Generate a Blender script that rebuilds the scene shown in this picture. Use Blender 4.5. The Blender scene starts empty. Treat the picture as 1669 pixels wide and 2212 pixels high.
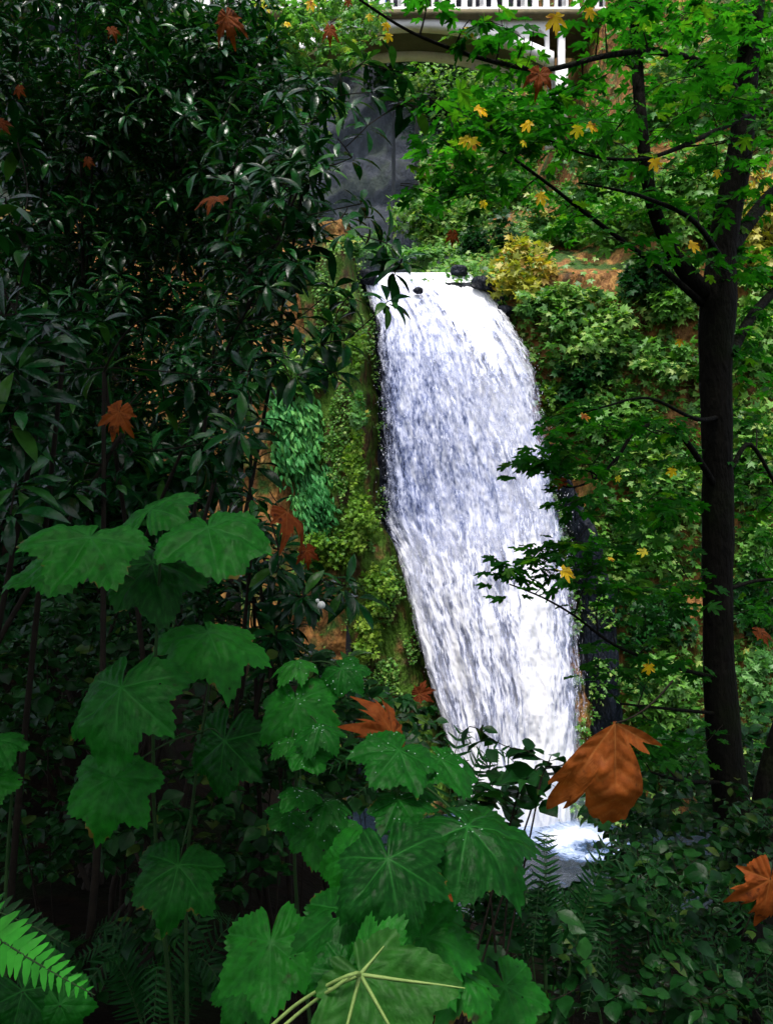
import bpy, math, random
import numpy as np
from mathutils import Matrix, Vector

R = math.radians
rng = np.random.default_rng(7)
random.seed(7)
scene = bpy.context.scene
col = scene.collection

# ------------------------------------------------------------------ camera
CAM = np.array([0.0, 0.0, 11.0])
F = 1736.0            # focal length in pixels of a 1669 x 2212 measuring frame
CX, CY = 834.5, 1106.0
cam_d = bpy.data.cameras.new("camera")
cam = bpy.data.objects.new("camera", cam_d)
col.objects.link(cam)
cam.location = CAM
cam.rotation_euler = (R(90), 0, 0)
cam_d.sensor_fit = 'VERTICAL'
cam_d.angle = 2 * math.atan(1106.0 / F)
cam_d.clip_start = 0.05
cam_d.clip_end = 2000
scene.camera = cam

# ------------------------------------------------------------------ sky and sun
SUN_EL, SUN_AZ = R(70), R(195)      # azimuth clockwise from +Y: high, behind the camera, a little to the left
world = bpy.data.worlds.new("World")
scene.world = world
world.use_nodes = True
wn, wl = world.node_tree.nodes, world.node_tree.links
wn.clear()
w_out = wn.new("ShaderNodeOutputWorld")
w_bg = wn.new("ShaderNodeBackground")
w_sky = wn.new("ShaderNodeTexSky")
w_sky.sky_type = 'NISHITA'
w_sky.sun_disc = False
w_sky.sun_elevation = SUN_EL
w_sky.sun_rotation = SUN_AZ
w_sky.air_density = 1.0
w_sky.dust_density = 4.0
w_sky.ozone_density = 1.0
w_hs = wn.new("ShaderNodeHueSaturation")
w_hs.inputs["Saturation"].default_value = 0.62
w_bg.inputs[1].default_value = 0.12
wl.new(w_sky.outputs[0], w_hs.inputs["Color"])
wl.new(w_hs.outputs[0], w_bg.inputs[0])
wl.new(w_bg.outputs[0], w_out.inputs[0])

sun_d = bpy.data.lights.new("sun", 'SUN')
sun_d.energy = 1.5
sun_d.angle = R(14)
sun_d.color = (1.0, 0.97, 0.92)
sun = bpy.data.objects.new("sun", sun_d)
col.objects.link(sun)
sun.rotation_euler = (R(90) - SUN_EL, 0, math.pi - SUN_AZ)
sun.location = (0, 0, 60)

scene.view_settings.view_transform = 'Standard'
scene.view_settings.look = 'None'
scene.view_settings.gamma = 1
scene.view_settings.use_curve_mapping = False
scene.view_settings.exposure = 1.5
scene.cycles.use_denoising = True
scene.cycles.max_bounces = 6
scene.cycles.diffuse_bounces = 3
scene.cycles.glossy_bounces = 2
scene.cycles.transmission_bounces = 3
scene.cycles.transparent_max_bounces = 10


# ------------------------------------------------------------------ helpers
def at(px, py, d):
    """point at depth d whose sight line passes (px,py) of the measuring frame"""
    px, py, d = np.broadcast_arrays(np.asarray(px, float), np.asarray(py, float), np.asarray(d, float))
    return np.stack([(px - CX) / F * d, d, 11.0 + (CY - py) / F * d], -1)


def nrm(v):
    v = np.asarray(v, float)
    return v / (np.linalg.norm(v, axis=-1, keepdims=True) + 1e-9)


def smooth(a, b, x):
    t = np.clip((np.asarray(x, float) - a) / (b - a), 0, 1)
    return t * t * (3 - 2 * t)


class VNoise:
    def __init__(self, seed):
        self.t = np.random.default_rng(seed).random(4096)
        self.p = np.random.default_rng(seed + 1).permutation(4096)

    def __call__(self, x, y, z=0.0):
        x, y, z = np.broadcast_arrays(np.asarray(x, float), np.asarray(y, float), np.asarray(z, float))
        xi, yi, zi = np.floor(x).astype(int), np.floor(y).astype(int), np.floor(z).astype(int)
        fx, fy, fz = x - xi, y - yi, z - zi
        fx, fy, fz = [f * f * (3 - 2 * f) for f in (fx, fy, fz)]
        def h(i, j, k):
            return self.t[self.p[(self.p[(self.p[i & 4095] + j) & 4095] + k) & 4095]]
        def lx(j, k):
            return h(xi, yi + j, zi + k) * (1 - fx) + h(xi + 1, yi + j, zi + k) * fx
        def ly(k):
            return lx(0, k) * (1 - fy) + lx(1, k) * fy
        return (ly(0) * (1 - fz) + ly(1) * fz) * 2 - 1

    def fbm(self, x, y, z=0.0, o=4):
        s, a = 0, 0.5
        for i in range(o):
            s = s + a * self(np.asarray(x) * 2 ** i + 17.3 * i, np.asarray(y) * 2 ** i + 5.1 * i, np.asarray(z) * 2 ** i)
            a *= 0.5
        return s


N1 = VNoise(11)
N2 = VNoise(23)


class MB:
    """collects triangles and quads into one mesh"""
    def __init__(self):
        self.v, self.t, self.q, self.n = [], [], [], 0
        self.tint_t, self.tint_q = [], []

    def add(self, v, f, tint=0.0):
        v = np.asarray(v, float).reshape(-1, 3)
        f = np.asarray(f, int)
        tn = np.broadcast_to(np.asarray(tint, float), (len(f),))
        if f.shape[1] == 3:
            self.t.append(f + self.n); self.tint_t.append(tn)
        else:
            self.q.append(f + self.n); self.tint_q.append(tn)
        self.v.append(v)
        self.n += len(v)
        return self

    def box(self, x0, x1, y0, y1, z0, z1):
        v = [(x, y, z) for x in (x0, x1) for y in (y0, y1) for z in (z0, z1)]
        f = [(0, 1, 3, 2), (4, 6, 7, 5), (0, 4, 5, 1), (2, 3, 7, 6), (0, 2, 6, 4), (1, 5, 7, 3)]
        return self.add(v, f)

    def tube(self, pts, rad, sides=6, tint=0.0):
        pts = np.asarray(pts, float)
        n = len(pts)
        rad = np.broadcast_to(np.asarray(rad, float), (n,))
        tg = nrm(np.gradient(pts, axis=0))
        ref = np.array([0.0, 1.0, 0.0]) if abs(tg[0][1]) < 0.8 else np.array([1.0, 0, 0])
        a = nrm(np.cross(tg, ref))
        b = np.cross(tg, a)
        th = np.arange(sides) / sides * 2 * math.pi
        ring = a[:, None, :] * np.cos(th)[None, :, None] + b[:, None, :] * np.sin(th)[None, :, None]
        v = pts[:, None, :] + ring * rad[:, None, None]
        i, j = np.meshgrid(np.arange(n - 1), np.arange(sides), indexing='ij')
        j2 = (j + 1) % sides
        f = np.stack([i * sides + j, i * sides + j2, (i + 1) * sides + j2, (i + 1) * sides + j], -1).reshape(-1, 4)
        self.add(v, f, tint)
        return self

    def mesh(self, name, off=(0, 0, 0), smooth_=False):
        v = np.concatenate(self.v) - np.asarray(off, float)
        t = np.concatenate(self.t) if self.t else np.zeros((0, 3), int)
        q = np.concatenate(self.q) if self.q else np.zeros((0, 4), int)
        return raw_mesh(name, v, t, q, np.concatenate(self.tint_t + self.tint_q), smooth_)

    def build(self, name, mat, parent=None, off=None, smooth_=False):
        if off is None:
            off = np.array(parent.location) if parent is not None and parent.parent is None else (0, 0, 0)
        me = self.mesh(name, off, smooth_)
        return obj(name, me, mat, parent)


def raw_mesh(name, v, t, q, tint=None, smooth_=False):
    me = bpy.data.meshes.new(name)
    nt, nq = len(t), len(q)
    me.vertices.add(len(v))
    me.vertices.foreach_set("co", np.ascontiguousarray(v, dtype=np.float32).ravel())
    loops = np.concatenate([t.ravel(), q.ravel()]).astype(np.int32)
    me.loops.add(len(loops))
    me.loops.foreach_set("vertex_index", loops)
    me.polygons.add(nt + nq)
    st = np.concatenate([np.arange(nt) * 3, nt * 3 + np.arange(nq) * 4]).astype(np.int32)
    me.polygons.foreach_set("loop_start", st)
    if smooth_:
        me.polygons.foreach_set("use_smooth", np.ones(nt + nq, bool))
    if tint is not None:
        at_ = me.attributes.new("tint", 'FLOAT', 'FACE')
        at_.data.foreach_set("value", np.asarray(tint, np.float32))
    me.update(calc_edges=True)
    return me


def obj(name, me, mat, parent=None):
    o = bpy.data.objects.new(name, me)
    col.objects.link(o)
    if mat is not None and not me.materials:
        me.materials.append(mat)
    if parent is not None:
        o.parent = parent
    return o


def tag(o, label=None, cat=None, group=None, kind=None):
    if label: o["label"] = label
    if cat: o["category"] = cat
    if group: o["group"] = group
    if kind: o["kind"] = kind
    return o


def thing(name, label, cat, loc, group=None):
    o = bpy.data.objects.new(name, None)
    o.empty_display_size = 0.1
    col.objects.link(o)
    o.location = [float(c) for c in loc]
    return tag(o, label, cat, group)


# ------------------------------------------------------------------ materials
def new_mat(name):
    m = bpy.data.materials.new(name)
    m.use_nodes = True
    nt = m.node_tree
    nt.nodes.clear()
    return m, nt.nodes, nt.links


def ramp(nodes, stops):
    r = nodes.new("ShaderNodeValToRGB")
    e = r.color_ramp.elements
    while len(e) < len(stops):
        e.new(0.5)
    for k, (p, c) in zip(e, stops):
        k.position = p
        k.color = (*c, 1)
    return r


def math_node(nodes, links, op, a, b=None, clamp=False):
    n = nodes.new("ShaderNodeMath")
    n.operation = op
    n.use_clamp = clamp
    for i, x in enumerate((a, b)):
        if x is None:
            continue
        if isinstance(x, (int, float)):
            n.inputs[i].default_value = x
        else:
            links.new(x, n.inputs[i])
    return n.outputs[0]


def leaf_mat(name, stops, rough=0.4, transl=0.3, spec=0.5, vein=None, blotch=None, noise=30.0, rim=None, holes=None):
    """leaf: colour by a per-leaf random value, mottled by noise, with light let through"""
    m, nd, lk = new_mat(name)
    out = nd.new("ShaderNodeOutputMaterial")
    at_ = nd.new("ShaderNodeAttribute"); at_.attribute_name = "tint"
    oi = nd.new("ShaderNodeObjectInfo")
    s = math_node(nd, lk, 'ADD', at_.outputs["Fac"], oi.outputs["Random"])
    s = math_node(nd, lk, 'FRACT', s)
    r = ramp(nd, stops)
    lk.new(s, r.inputs[0])
    geo = nd.new("ShaderNodeNewGeometry")
    nz = nd.new("ShaderNodeTexNoise")
    nz.inputs["Scale"].default_value = noise
    nz.inputs["Detail"].default_value = 4
    lk.new(geo.outputs["Position"], nz.inputs["Vector"])
    mr = nd.new("ShaderNodeMapRange")
    mr.inputs[1].default_value = 0.3; mr.inputs[2].default_value = 0.7
    mr.inputs[3].default_value = 0.65; mr.inputs[4].default_value = 1.3
    lk.new(nz.outputs["Fac"], mr.inputs[0])
    mul = nd.new("ShaderNodeMixRGB"); mul.blend_type = 'MULTIPLY'; mul.inputs[0].default_value = 1
    lk.new(r.outputs[0], mul.inputs[1]); lk.new(mr.outputs[0], mul.inputs[2])
    c = mul.outputs[0]
    if blotch:
        nb = nd.new("ShaderNodeTexNoise"); nb.inputs["Scale"].default_value = blotch[1]; nb.inputs["Detail"].default_value = 6
        lk.new(geo.outputs["Position"], nb.inputs["Vector"])
        rb = ramp(nd, [(blotch[2], (0, 0, 0)), (blotch[2] + 0.1, (1, 1, 1))])
        lk.new(nb.outputs["Fac"], rb.inputs[0])
        mb = nd.new("ShaderNodeMixRGB"); mb.inputs[2].default_value = (*blotch[0], 1)
        lk.new(rb.outputs[0], mb.inputs[0]); lk.new(c, mb.inputs[1])
        c = mb.outputs[0]
    if vein:
        va = nd.new("ShaderNodeAttribute"); va.attribute_name = "vein"
        mv = nd.new("ShaderNodeMixRGB"); mv.inputs[2].default_value = (*vein, 1)
        lk.new(va.outputs["Fac"], mv.inputs[0]); lk.new(c, mv.inputs[1])
        c = mv.outputs[0]
    if rim:
        ra = nd.new("ShaderNodeAttribute"); ra.attribute_name = "rim"
        nr = nd.new("ShaderNodeTexNoise"); nr.inputs["Scale"].default_value = 22; nr.inputs["Detail"].default_value = 4
        lk.new(geo.outputs["Position"], nr.inputs["Vector"])
        sr = math_node(nd, lk, 'ADD', math_node(nd, lk, 'MULTIPLY', ra.outputs["Fac"], 0.55), nr.outputs["Fac"])
        rr_ = ramp(nd, [(0.99, (0, 0, 0)), (1.0, (1, 1, 1))])
        sr = math_node(nd, lk, 'MULTIPLY', sr, 0.85)
        rr_.color_ramp.elements[0].position = 0.965; rr_.color_ramp.elements[1].position = 1.0
        lk.new(sr, rr_.inputs[0])
        mr_ = nd.new("ShaderNodeMixRGB"); mr_.inputs[2].default_value = (*rim, 1)
        lk.new(rr_.outputs[0], mr_.inputs[0]); lk.new(c, mr_.inputs[1])
        c = mr_.outputs[0]
    b = nd.new("ShaderNodeBsdfPrincipled")
    b.inputs["Roughness"].default_value = rough
    b.inputs["Specular IOR Level"].default_value = spec
    lk.new(c, b.inputs["Base Color"])
    bp = nd.new("ShaderNodeBump"); bp.inputs["Strength"].default_value = 0.35; bp.inputs["Distance"].default_value = 0.004
    nb2 = nd.new("ShaderNodeTexNoise"); nb2.inputs["Scale"].default_value = noise * 3; nb2.inputs["Detail"].default_value = 3
    lk.new(geo.outputs["Position"], nb2.inputs["Vector"])
    lk.new(nb2.outputs["Fac"], bp.inputs["Height"]); lk.new(bp.outputs[0], b.inputs["Normal"])
    t = nd.new("ShaderNodeBsdfTranslucent")
    g = nd.new("ShaderNodeMixRGB"); g.blend_type = 'MULTIPLY'; g.inputs[0].default_value = 1
    g.inputs[2].default_value = (1.5, 1.6, 0.55, 1)
    lk.new(c, g.inputs[1]); lk.new(g.outputs[0], t.inputs[0])
    mx = nd.new("ShaderNodeMixShader"); mx.inputs[0].default_value = transl
    lk.new(b.outputs[0], mx.inputs[1]); lk.new(t.outputs[0], mx.inputs[2])
    if holes:
        nh = nd.new("ShaderNodeTexNoise"); nh.inputs["Scale"].default_value = holes[0]; nh.inputs["Detail"].default_value = 2
        lk.new(geo.outputs["Position"], nh.inputs["Vector"])
        hh = math_node(nd, lk, 'GREATER_THAN', nh.outputs["Fac"], holes[1])
        tp = nd.new("ShaderNodeBsdfTransparent"); m2 = nd.new("ShaderNodeMixShader")
        lk.new(hh, m2.inputs[0]); lk.new(mx.outputs[0], m2.inputs[1]); lk.new(tp.outputs[0], m2.inputs[2])
        lk.new(m2.outputs[0], out.inputs[0])
    else:
        lk.new(mx.outputs[0], out.inputs[0])
    return m


def surf_mat(name, stops, scale=2.0, rough=0.85, bump=0.6, bdist=0.05, detail=8, moss=None, zs=1.0, spec=0.3, bscale=None):
    """rock, bark, soil: noise colour, bump, optional moss on patches that face up"""
    m, nd, lk = new_mat(name)
    out = nd.new("ShaderNodeOutputMaterial")
    geo = nd.new("ShaderNodeNewGeometry")
    mp = nd.new("ShaderNodeMapping"); mp.inputs["Scale"].default_value = (1, 1, zs)
    lk.new(geo.outputs["Position"], mp.inputs["Vector"])
    nz = nd.new("ShaderNodeTexNoise"); nz.inputs["Scale"].default_value = scale
    nz.inputs["Detail"].default_value = detail; nz.inputs["Roughness"].default_value = 0.65
    lk.new(mp.outputs[0], nz.inputs["Vector"])
    r = ramp(nd, stops)
    lk.new(nz.outputs["Fac"], r.inputs[0])
    c = r.outputs[0]
    if moss:
        mc, ms, lo, hi = moss
        n2 = nd.new("ShaderNodeTexNoise"); n2.inputs["Scale"].default_value = ms; n2.inputs["Detail"].default_value = 6
        lk.new(geo.outputs["Position"], n2.inputs["Vector"])
        sx = nd.new("ShaderNodeSeparateXYZ"); lk.new(geo.outputs["Normal"], sx.inputs[0])
        a = math_node(nd, lk, 'MULTIPLY', sx.outputs[2], 0.12)
        a = math_node(nd, lk, 'ADD', a, n2.outputs["Fac"])
        rm = ramp(nd, [(lo, (0, 0, 0)), (hi, (1, 1, 1))])
        lk.new(a, rm.inputs[0])
        n3 = nd.new("ShaderNodeTexNoise"); n3.inputs["Scale"].default_value = ms * 9; n3.inputs["Detail"].default_value = 4
        lk.new(geo.outputs["Position"], n3.inputs["Vector"])
        r3 = ramp(nd, [(0.3, tuple(x * 0.4 for x in mc)), (0.75, mc)])
        lk.new(n3.outputs["Fac"], r3.inputs[0])
        mm = nd.new("ShaderNodeMixRGB")
        lk.new(rm.outputs[0], mm.inputs[0]); lk.new(c, mm.inputs[1]); lk.new(r3.outputs[0], mm.inputs[2])
        c = mm.outputs[0]
    b = nd.new("ShaderNodeBsdfPrincipled")
    b.inputs["Roughness"].default_value = rough
    b.inputs["Specular IOR Level"].default_value = spec
    lk.new(c, b.inputs["Base Color"])
    nb = nd.new("ShaderNodeTexNoise"); nb.inputs["Scale"].default_value = bscale or scale * 3; nb.inputs["Detail"].default_value = 8
    lk.new(mp.outputs[0], nb.inputs["Vector"])
    bp = nd.new("ShaderNodeBump"); bp.inputs["Strength"].default_value = bump; bp.inputs["Distance"].default_value = bdist
    lk.new(nb.outputs["Fac"], bp.inputs["Height"]); lk.new(bp.outputs[0], b.inputs["Normal"])
    lk.new(b.outputs[0], out.inputs[0])
    return m


M = {}
M['rhodo'] = leaf_mat('rhododendron_leaf', [(0, (0.002, 0.022, 0.005)), (0.5, (0.004, 0.042, 0.009)), (0.85, (0.012, 0.085, 0.016)), (1, (0.04, 0.12, 0.015))], rough=0.24, transl=0.14, spec=0.2)
M['thimble'] = leaf_mat('broad_leaf', [(0, (0.003, 0.050, 0.004)), (0.35, (0.006, 0.09, 0.006)), (0.8, (0.011, 0.135, 0.009)), (1, (0.018, 0.16, 0.012))], rough=0.45, transl=0.3, spec=0.13, vein=(0.02, 0.15, 0.02), noise=60, blotch=((0.02, 0.025, 0.008), 26, 0.68), rim=(0.10, 0.075, 0.012), holes=(42, 0.745))
M['thimble_pale'] = leaf_mat('broad_leaf_underside', [(0, (0.018, 0.10, 0.010)), (1, (0.022, 0.115, 0.012))], rough=0.5, transl=0.3, spec=0.15, vein=(0.05, 0.15, 0.03), noise=60)
M['maple'] = leaf_mat('maple_leaf', [(0, (0.008, 0.08, 0.006)), (0.5, (0.016, 0.13, 0.010)), (0.9, (0.035, 0.18, 0.012)), (1, (0.09, 0.21, 0.015))], rough=0.45, transl=0.6, spec=0.12)
M['yellow'] = leaf_mat('yellow_leaf', [(0, (0.85, 0.50, 0.008)), (0.6, (0.9, 0.62, 0.012)), (1, (0.7, 0.62, 0.02))], rough=0.5, transl=0.5, blotch=((0.42, 0.12, 0.01), 14, 0.56))
M['brown'] = leaf_mat('brown_leaf', [(0, (0.15, 0.024, 0.004)), (0.5, (0.20, 0.046, 0.007)), (1, (0.11, 0.019, 0.004))], rough=0.65, transl=0.2, spec=0.1, vein=(0.25, 0.08, 0.018), noise=45, blotch=((0.035, 0.010, 0.004), 38, 0.58))
M['tan'] = leaf_mat('tan_leaf', [(0, (0.215, 0.05, 0.008)), (1, (0.24, 0.06, 0.009))], rough=0.6, transl=0.2, spec=0.12, vein=(0.34, 0.12, 0.03), noise=40, blotch=((0.07, 0.02, 0.006), 45, 0.64))
M['pale_maple'] = leaf_mat('pale_maple_leaf', [(0, (0.04, 0.15, 0.03)), (0.6, (0.08, 0.23, 0.05)), (0.9, (0.16, 0.32, 0.09)), (1, (0.4, 0.36, 0.06))], rough=0.4, transl=0.4, spec=0.3)
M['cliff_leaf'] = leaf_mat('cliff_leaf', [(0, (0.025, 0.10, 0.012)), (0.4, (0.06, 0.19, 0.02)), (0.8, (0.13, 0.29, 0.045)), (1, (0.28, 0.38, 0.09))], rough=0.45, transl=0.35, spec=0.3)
M['cliff_yellow'] = leaf_mat('cliff_yellow_leaf', [(0, (0.2, 0.24, 0.02)), (0.5, (0.36, 0.34, 0.03)), (1, (0.42, 0.26, 0.03))], rough=0.5, transl=0.35)
M['cliff_teal'] = leaf_mat('cliff_fern_leaf', [(0, (0.02, 0.14, 0.03)), (0.5, (0.04, 0.22, 0.05)), (1, (0.10, 0.30, 0.06))], rough=0.5, transl=0.3, spec=0.2)
M['lime'] = leaf_mat('lime_moss_leaf', [(0, (0.04, 0.12, 0.008)), (0.5, (0.09, 0.2, 0.015)), (1, (0.2, 0.3, 0.03))], rough=0.5, transl=0.3, spec=0.2)
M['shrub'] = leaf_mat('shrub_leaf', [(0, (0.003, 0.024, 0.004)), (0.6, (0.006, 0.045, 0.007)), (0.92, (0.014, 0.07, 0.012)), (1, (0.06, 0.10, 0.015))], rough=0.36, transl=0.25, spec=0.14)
M['fern'] = leaf_mat('fern_leaf', [(0, (0.004, 0.03, 0.006)), (0.6, (0.007, 0.05, 0.010)), (1, (0.013, 0.075, 0.016))], rough=0.45, transl=0.3, spec=0.12)
M['fern_bright'] = leaf_mat('bright_fern_leaf', [(0, (0.03, 0.30, 0.02)), (1, (0.045, 0.36, 0.025))], rough=0.45, transl=0.35, spec=0.2)
M['canopy'] = leaf_mat('canopy_leaf', [(0, (0.02, 0.07, 0.015)), (1, (0.04, 0.11, 0.02))], rough=0.5, transl=0.2)
M['bark'] = surf_mat('maple_bark', [(0.3, (0.003, 0.0026, 0.002)), (0.6, (0.007, 0.006, 0.004)), (0.8, (0.016, 0.014, 0.009))], scale=14, zs=0.35, bdist=0.03, bump=0.9, spec=0.1, moss=((0.009, 0.014, 0.003), 3.0, 0.5, 0.75))
M['twig'] = surf_mat('twig_bark', [(0.3, (0.006, 0.0045, 0.003)), (0.7, (0.018, 0.013, 0.008))], scale=40, bdist=0.003, spec=0.15)
M['stem'] = surf_mat('green_stem', [(0.3, (0.012, 0.04, 0.008)), (0.7, (0.025, 0.06, 0.014))], scale=40, bdist=0.002, rough=0.6, spec=0.2)
M['pale_stem'] = surf_mat('pale_stem', [(0.3, (0.16, 0.26, 0.06)), (0.7, (0.26, 0.36, 0.1))], scale=40, bdist=0.002, rough=0.55)
M['soil'] = surf_mat('forest_soil', [(0.3, (0.002, 0.0016, 0.001)), (0.55, (0.005, 0.0034, 0.002)), (0.8, (0.016, 0.008, 0.004))], scale=7, bdist=0.05, spec=0.03, moss=((0.006, 0.012, 0.003), 1.2, 0.62, 0.85))
M['rock'] = surf_mat('ochre_rock', [(0.28, (0.015, 0.010, 0.005)), (0.40, (0.09, 0.042, 0.012)), (0.47, (0.27, 0.12, 0.028)), (0.54, (0.13, 0.055, 0.016)), (0.62, (0.38, 0.20, 0.055)), (0.75, (0.06, 0.032, 0.012))], scale=1.1, zs=0.5, detail=12, bdist=0.35, bump=1.0, moss=((0.04, 0.10, 0.010), 1.1, 0.52, 0.66), bscale=4)
M['wet_rock'] = surf_mat('wet_basalt', [(0.3, (0.002, 0.003, 0.006)), (0.55, (0.006, 0.009, 0.016)), (0.75, (0.022, 0.03, 0.045))], scale=1.6, zs=0.35, detail=12, rough=0.45, spec=0.2, bdist=0.3, bump=1.0)
M['moss_rock'] = surf_mat('mossy_wet_rock', [(0.3, (0.010, 0.010, 0.004)), (0.5, (0.05, 0.03, 0.010)), (0.65, (0.16, 0.08, 0.025)), (0.8, (0.05, 0.035, 0.012))], scale=2.2, zs=0.5, detail=12, rough=0.7, spec=0.2, bdist=0.25, bump=1.0, moss=((0.075, 0.17, 0.012), 1.7, 0.40, 0.56))
M['far_rock'] = surf_mat('shade_toned_basalt', [(0.36, (0.003, 0.004, 0.008)), (0.5, (0.012, 0.015, 0.024)), (0.6, (0.024, 0.028, 0.038)), (0.7, (0.010, 0.012, 0.018))], scale=0.9, zs=0.6, detail=6, bdist=0.5, bump=0.7, moss=((0.012, 0.024, 0.010), 0.3, 0.5, 0.6))  # rock colour darkened and blued to carry the basin's deep shade and sky tint
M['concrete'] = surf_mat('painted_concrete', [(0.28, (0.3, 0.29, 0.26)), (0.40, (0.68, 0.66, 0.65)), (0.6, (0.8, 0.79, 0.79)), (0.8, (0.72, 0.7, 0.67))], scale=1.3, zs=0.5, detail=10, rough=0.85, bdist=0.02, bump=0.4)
M['ledge'] = surf_mat('weathered_ledge', [(0.3, (0.06, 0.06, 0.03)), (0.6, (0.16, 0.13, 0.07)), (0.8, (0.26, 0.2, 0.12))], scale=2.5, rough=0.9, bdist=0.02)
M['soffit'] = surf_mat('soffit_concrete', [(0.3, (0.05, 0.055, 0.035)), (0.6, (0.11, 0.11, 0.07)), (0.8, (0.17, 0.15, 0.1))], scale=0.7, rough=0.9, bdist=0.02)  # darker olive concrete of the arch underside
M['slot_dark'] = surf_mat('dark_slot_surface', [(0.3, (0.015, 0.016, 0.03)), (0.7, (0.03, 0.03, 0.05))], scale=10, rough=0.5)
M['jacket'] = surf_mat('blue_cloth', [(0.3, (0.03, 0.14, 0.5)), (0.7, (0.05, 0.2, 0.65))], scale=12, bdist=0.01)
M['trousers'] = surf_mat('dark_cloth', [(0.3, (0.012, 0.014, 0.03)), (0.7, (0.03, 0.03, 0.05))], scale=12, bdist=0.01)
M['skin'] = surf_mat('skin', [(0.3, (0.5, 0.28, 0.2)), (0.7, (0.6, 0.36, 0.26))], scale=8, bdist=0.003, rough=0.5)
M['hair'] = surf_mat('hair', [(0.3, (0.02, 0.012, 0.008)), (0.7, (0.05, 0.03, 0.02))], scale=30, bdist=0.005)
M['berry'] = surf_mat('white_berry', [(0.3, (0.7, 0.72, 0.65)), (0.7, (0.8, 0.8, 0.75))], scale=60, rough=0.4, bdist=0.001)


def water_mat(name, thr, soft, sheet=True, seed=0.0):
    """falling water: foam strands stretched along the flow (uv: u across in metres, v down in metres)"""
    m, nd, lk = new_mat(name)
    out = nd.new("ShaderNodeOutputMaterial")
    uv = nd.new("ShaderNodeUVMap"); uv.uv_map = "flow"
    den = nd.new("ShaderNodeAttribute"); den.attribute_name = "foam"
    def layer(su, sv, detail, w):
        mp = nd.new("ShaderNodeMapping"); mp.inputs["Scale"].default_value = (su, sv, 1); mp.inputs["Location"].default_value = (seed, seed * 1.7, seed)
        lk.new(uv.outputs[0], mp.inputs["Vector"])
        nz = nd.new("ShaderNodeTexNoise"); nz.inputs["Scale"].default_value = 1; nz.inputs["Detail"].default_value = detail
        nz.inputs["Roughness"].default_value = 0.62; nz.inputs["Distortion"].default_value = 0.35
        lk.new(mp.outputs[0], nz.inputs["Vector"])
        return math_node(nd, lk, 'MULTIPLY', nz.outputs["Fac"], w)
    a = layer(1.8, 0.16, 3, 0.28)
    b = layer(8.0, 2.4, 4, 0.42)
    c = layer(24, 8.0, 3, 0.30)
    s = math_node(nd, lk, 'ADD', math_node(nd, lk, 'ADD', a, b), c)
    s = math_node(nd, lk, 'ADD', s, den.outputs["Fac"])
    rf = ramp(nd, [(thr - soft, (0, 0, 0)), (thr + soft, (1, 1, 1))])
    lk.new(s, rf.inputs[0])
    rc = ramp(nd, [(thr - soft, (0.035, 0.05, 0.13)), (thr - soft * 0.3, (0.18, 0.22, 0.40)), (thr + soft * 0.4, (0.46, 0.49, 0.64)), (thr + soft * 1.1, (0.64, 0.65, 0.73)), (min(1, thr + soft * 2.4), (0.8, 0.8, 0.82))])
    lk.new(s, rc.inputs[0])
    p = nd.new("ShaderNodeBsdfPrincipled")
    p.inputs["Roughness"].default_value = 0.45
    p.inputs["Specular IOR Level"].default_value = 0.4
    lk.new(rc.outputs[0], p.inputs["Base Color"])
    bp = nd.new("ShaderNodeBump"); bp.inputs["Strength"].default_value = 0.28; bp.inputs["Distance"].default_value = 0.15
    lk.new(s, bp.inputs["Height"]); lk.new(bp.outputs[0], p.inputs["Normal"])
    tr = nd.new("ShaderNodeBsdfTransparent")
    mx = nd.new("ShaderNodeMixShader")
    if sheet:
        al = math_node(nd, lk, 'MULTIPLY_ADD', rf.outputs[0], 0.45)
        al.node.inputs[2].default_value = 0.55
    else:
        al = rf.outputs[0]
    ed = nd.new("ShaderNodeAttribute"); ed.attribute_name = "edge"
    rr = math_node(nd, lk, 'ADD', math_node(nd, lk, 'MULTIPLY', ed.outputs["Fac"], 1.0), math_node(nd, lk, 'SUBTRACT', math_node(nd, lk, 'MULTIPLY', s, 1.7), 1.32))
    al = math_node(nd, lk, 'MULTIPLY', al, math_node(nd, lk, 'MULTIPLY', rr, 2.2, True), True)
    lk.new(al, mx.inputs[0]); lk.new(tr.outputs[0], mx.inputs[1]); lk.new(p.outputs[0], mx.inputs[2])
    lk.new(mx.outputs[0], out.inputs[0])
    return m


M['water'] = water_mat('falling_water', 0.54, 0.115, True, 0.0)
M['veil'] = water_mat('water_veil', 0.66, 0.05, False, 9.3)
_m, _nd, _lk = new_mat('water_drop')
_o = _nd.new("ShaderNodeOutputMaterial"); _p = _nd.new("ShaderNodeBsdfPrincipled")
_p.inputs["Base Color"].default_value = (0.66, 0.68, 0.74, 1); _p.inputs["Roughness"].default_value = 0.4
_lk.new(_p.outputs[0], _o.inputs[0])
M['drop'] = _m
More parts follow.
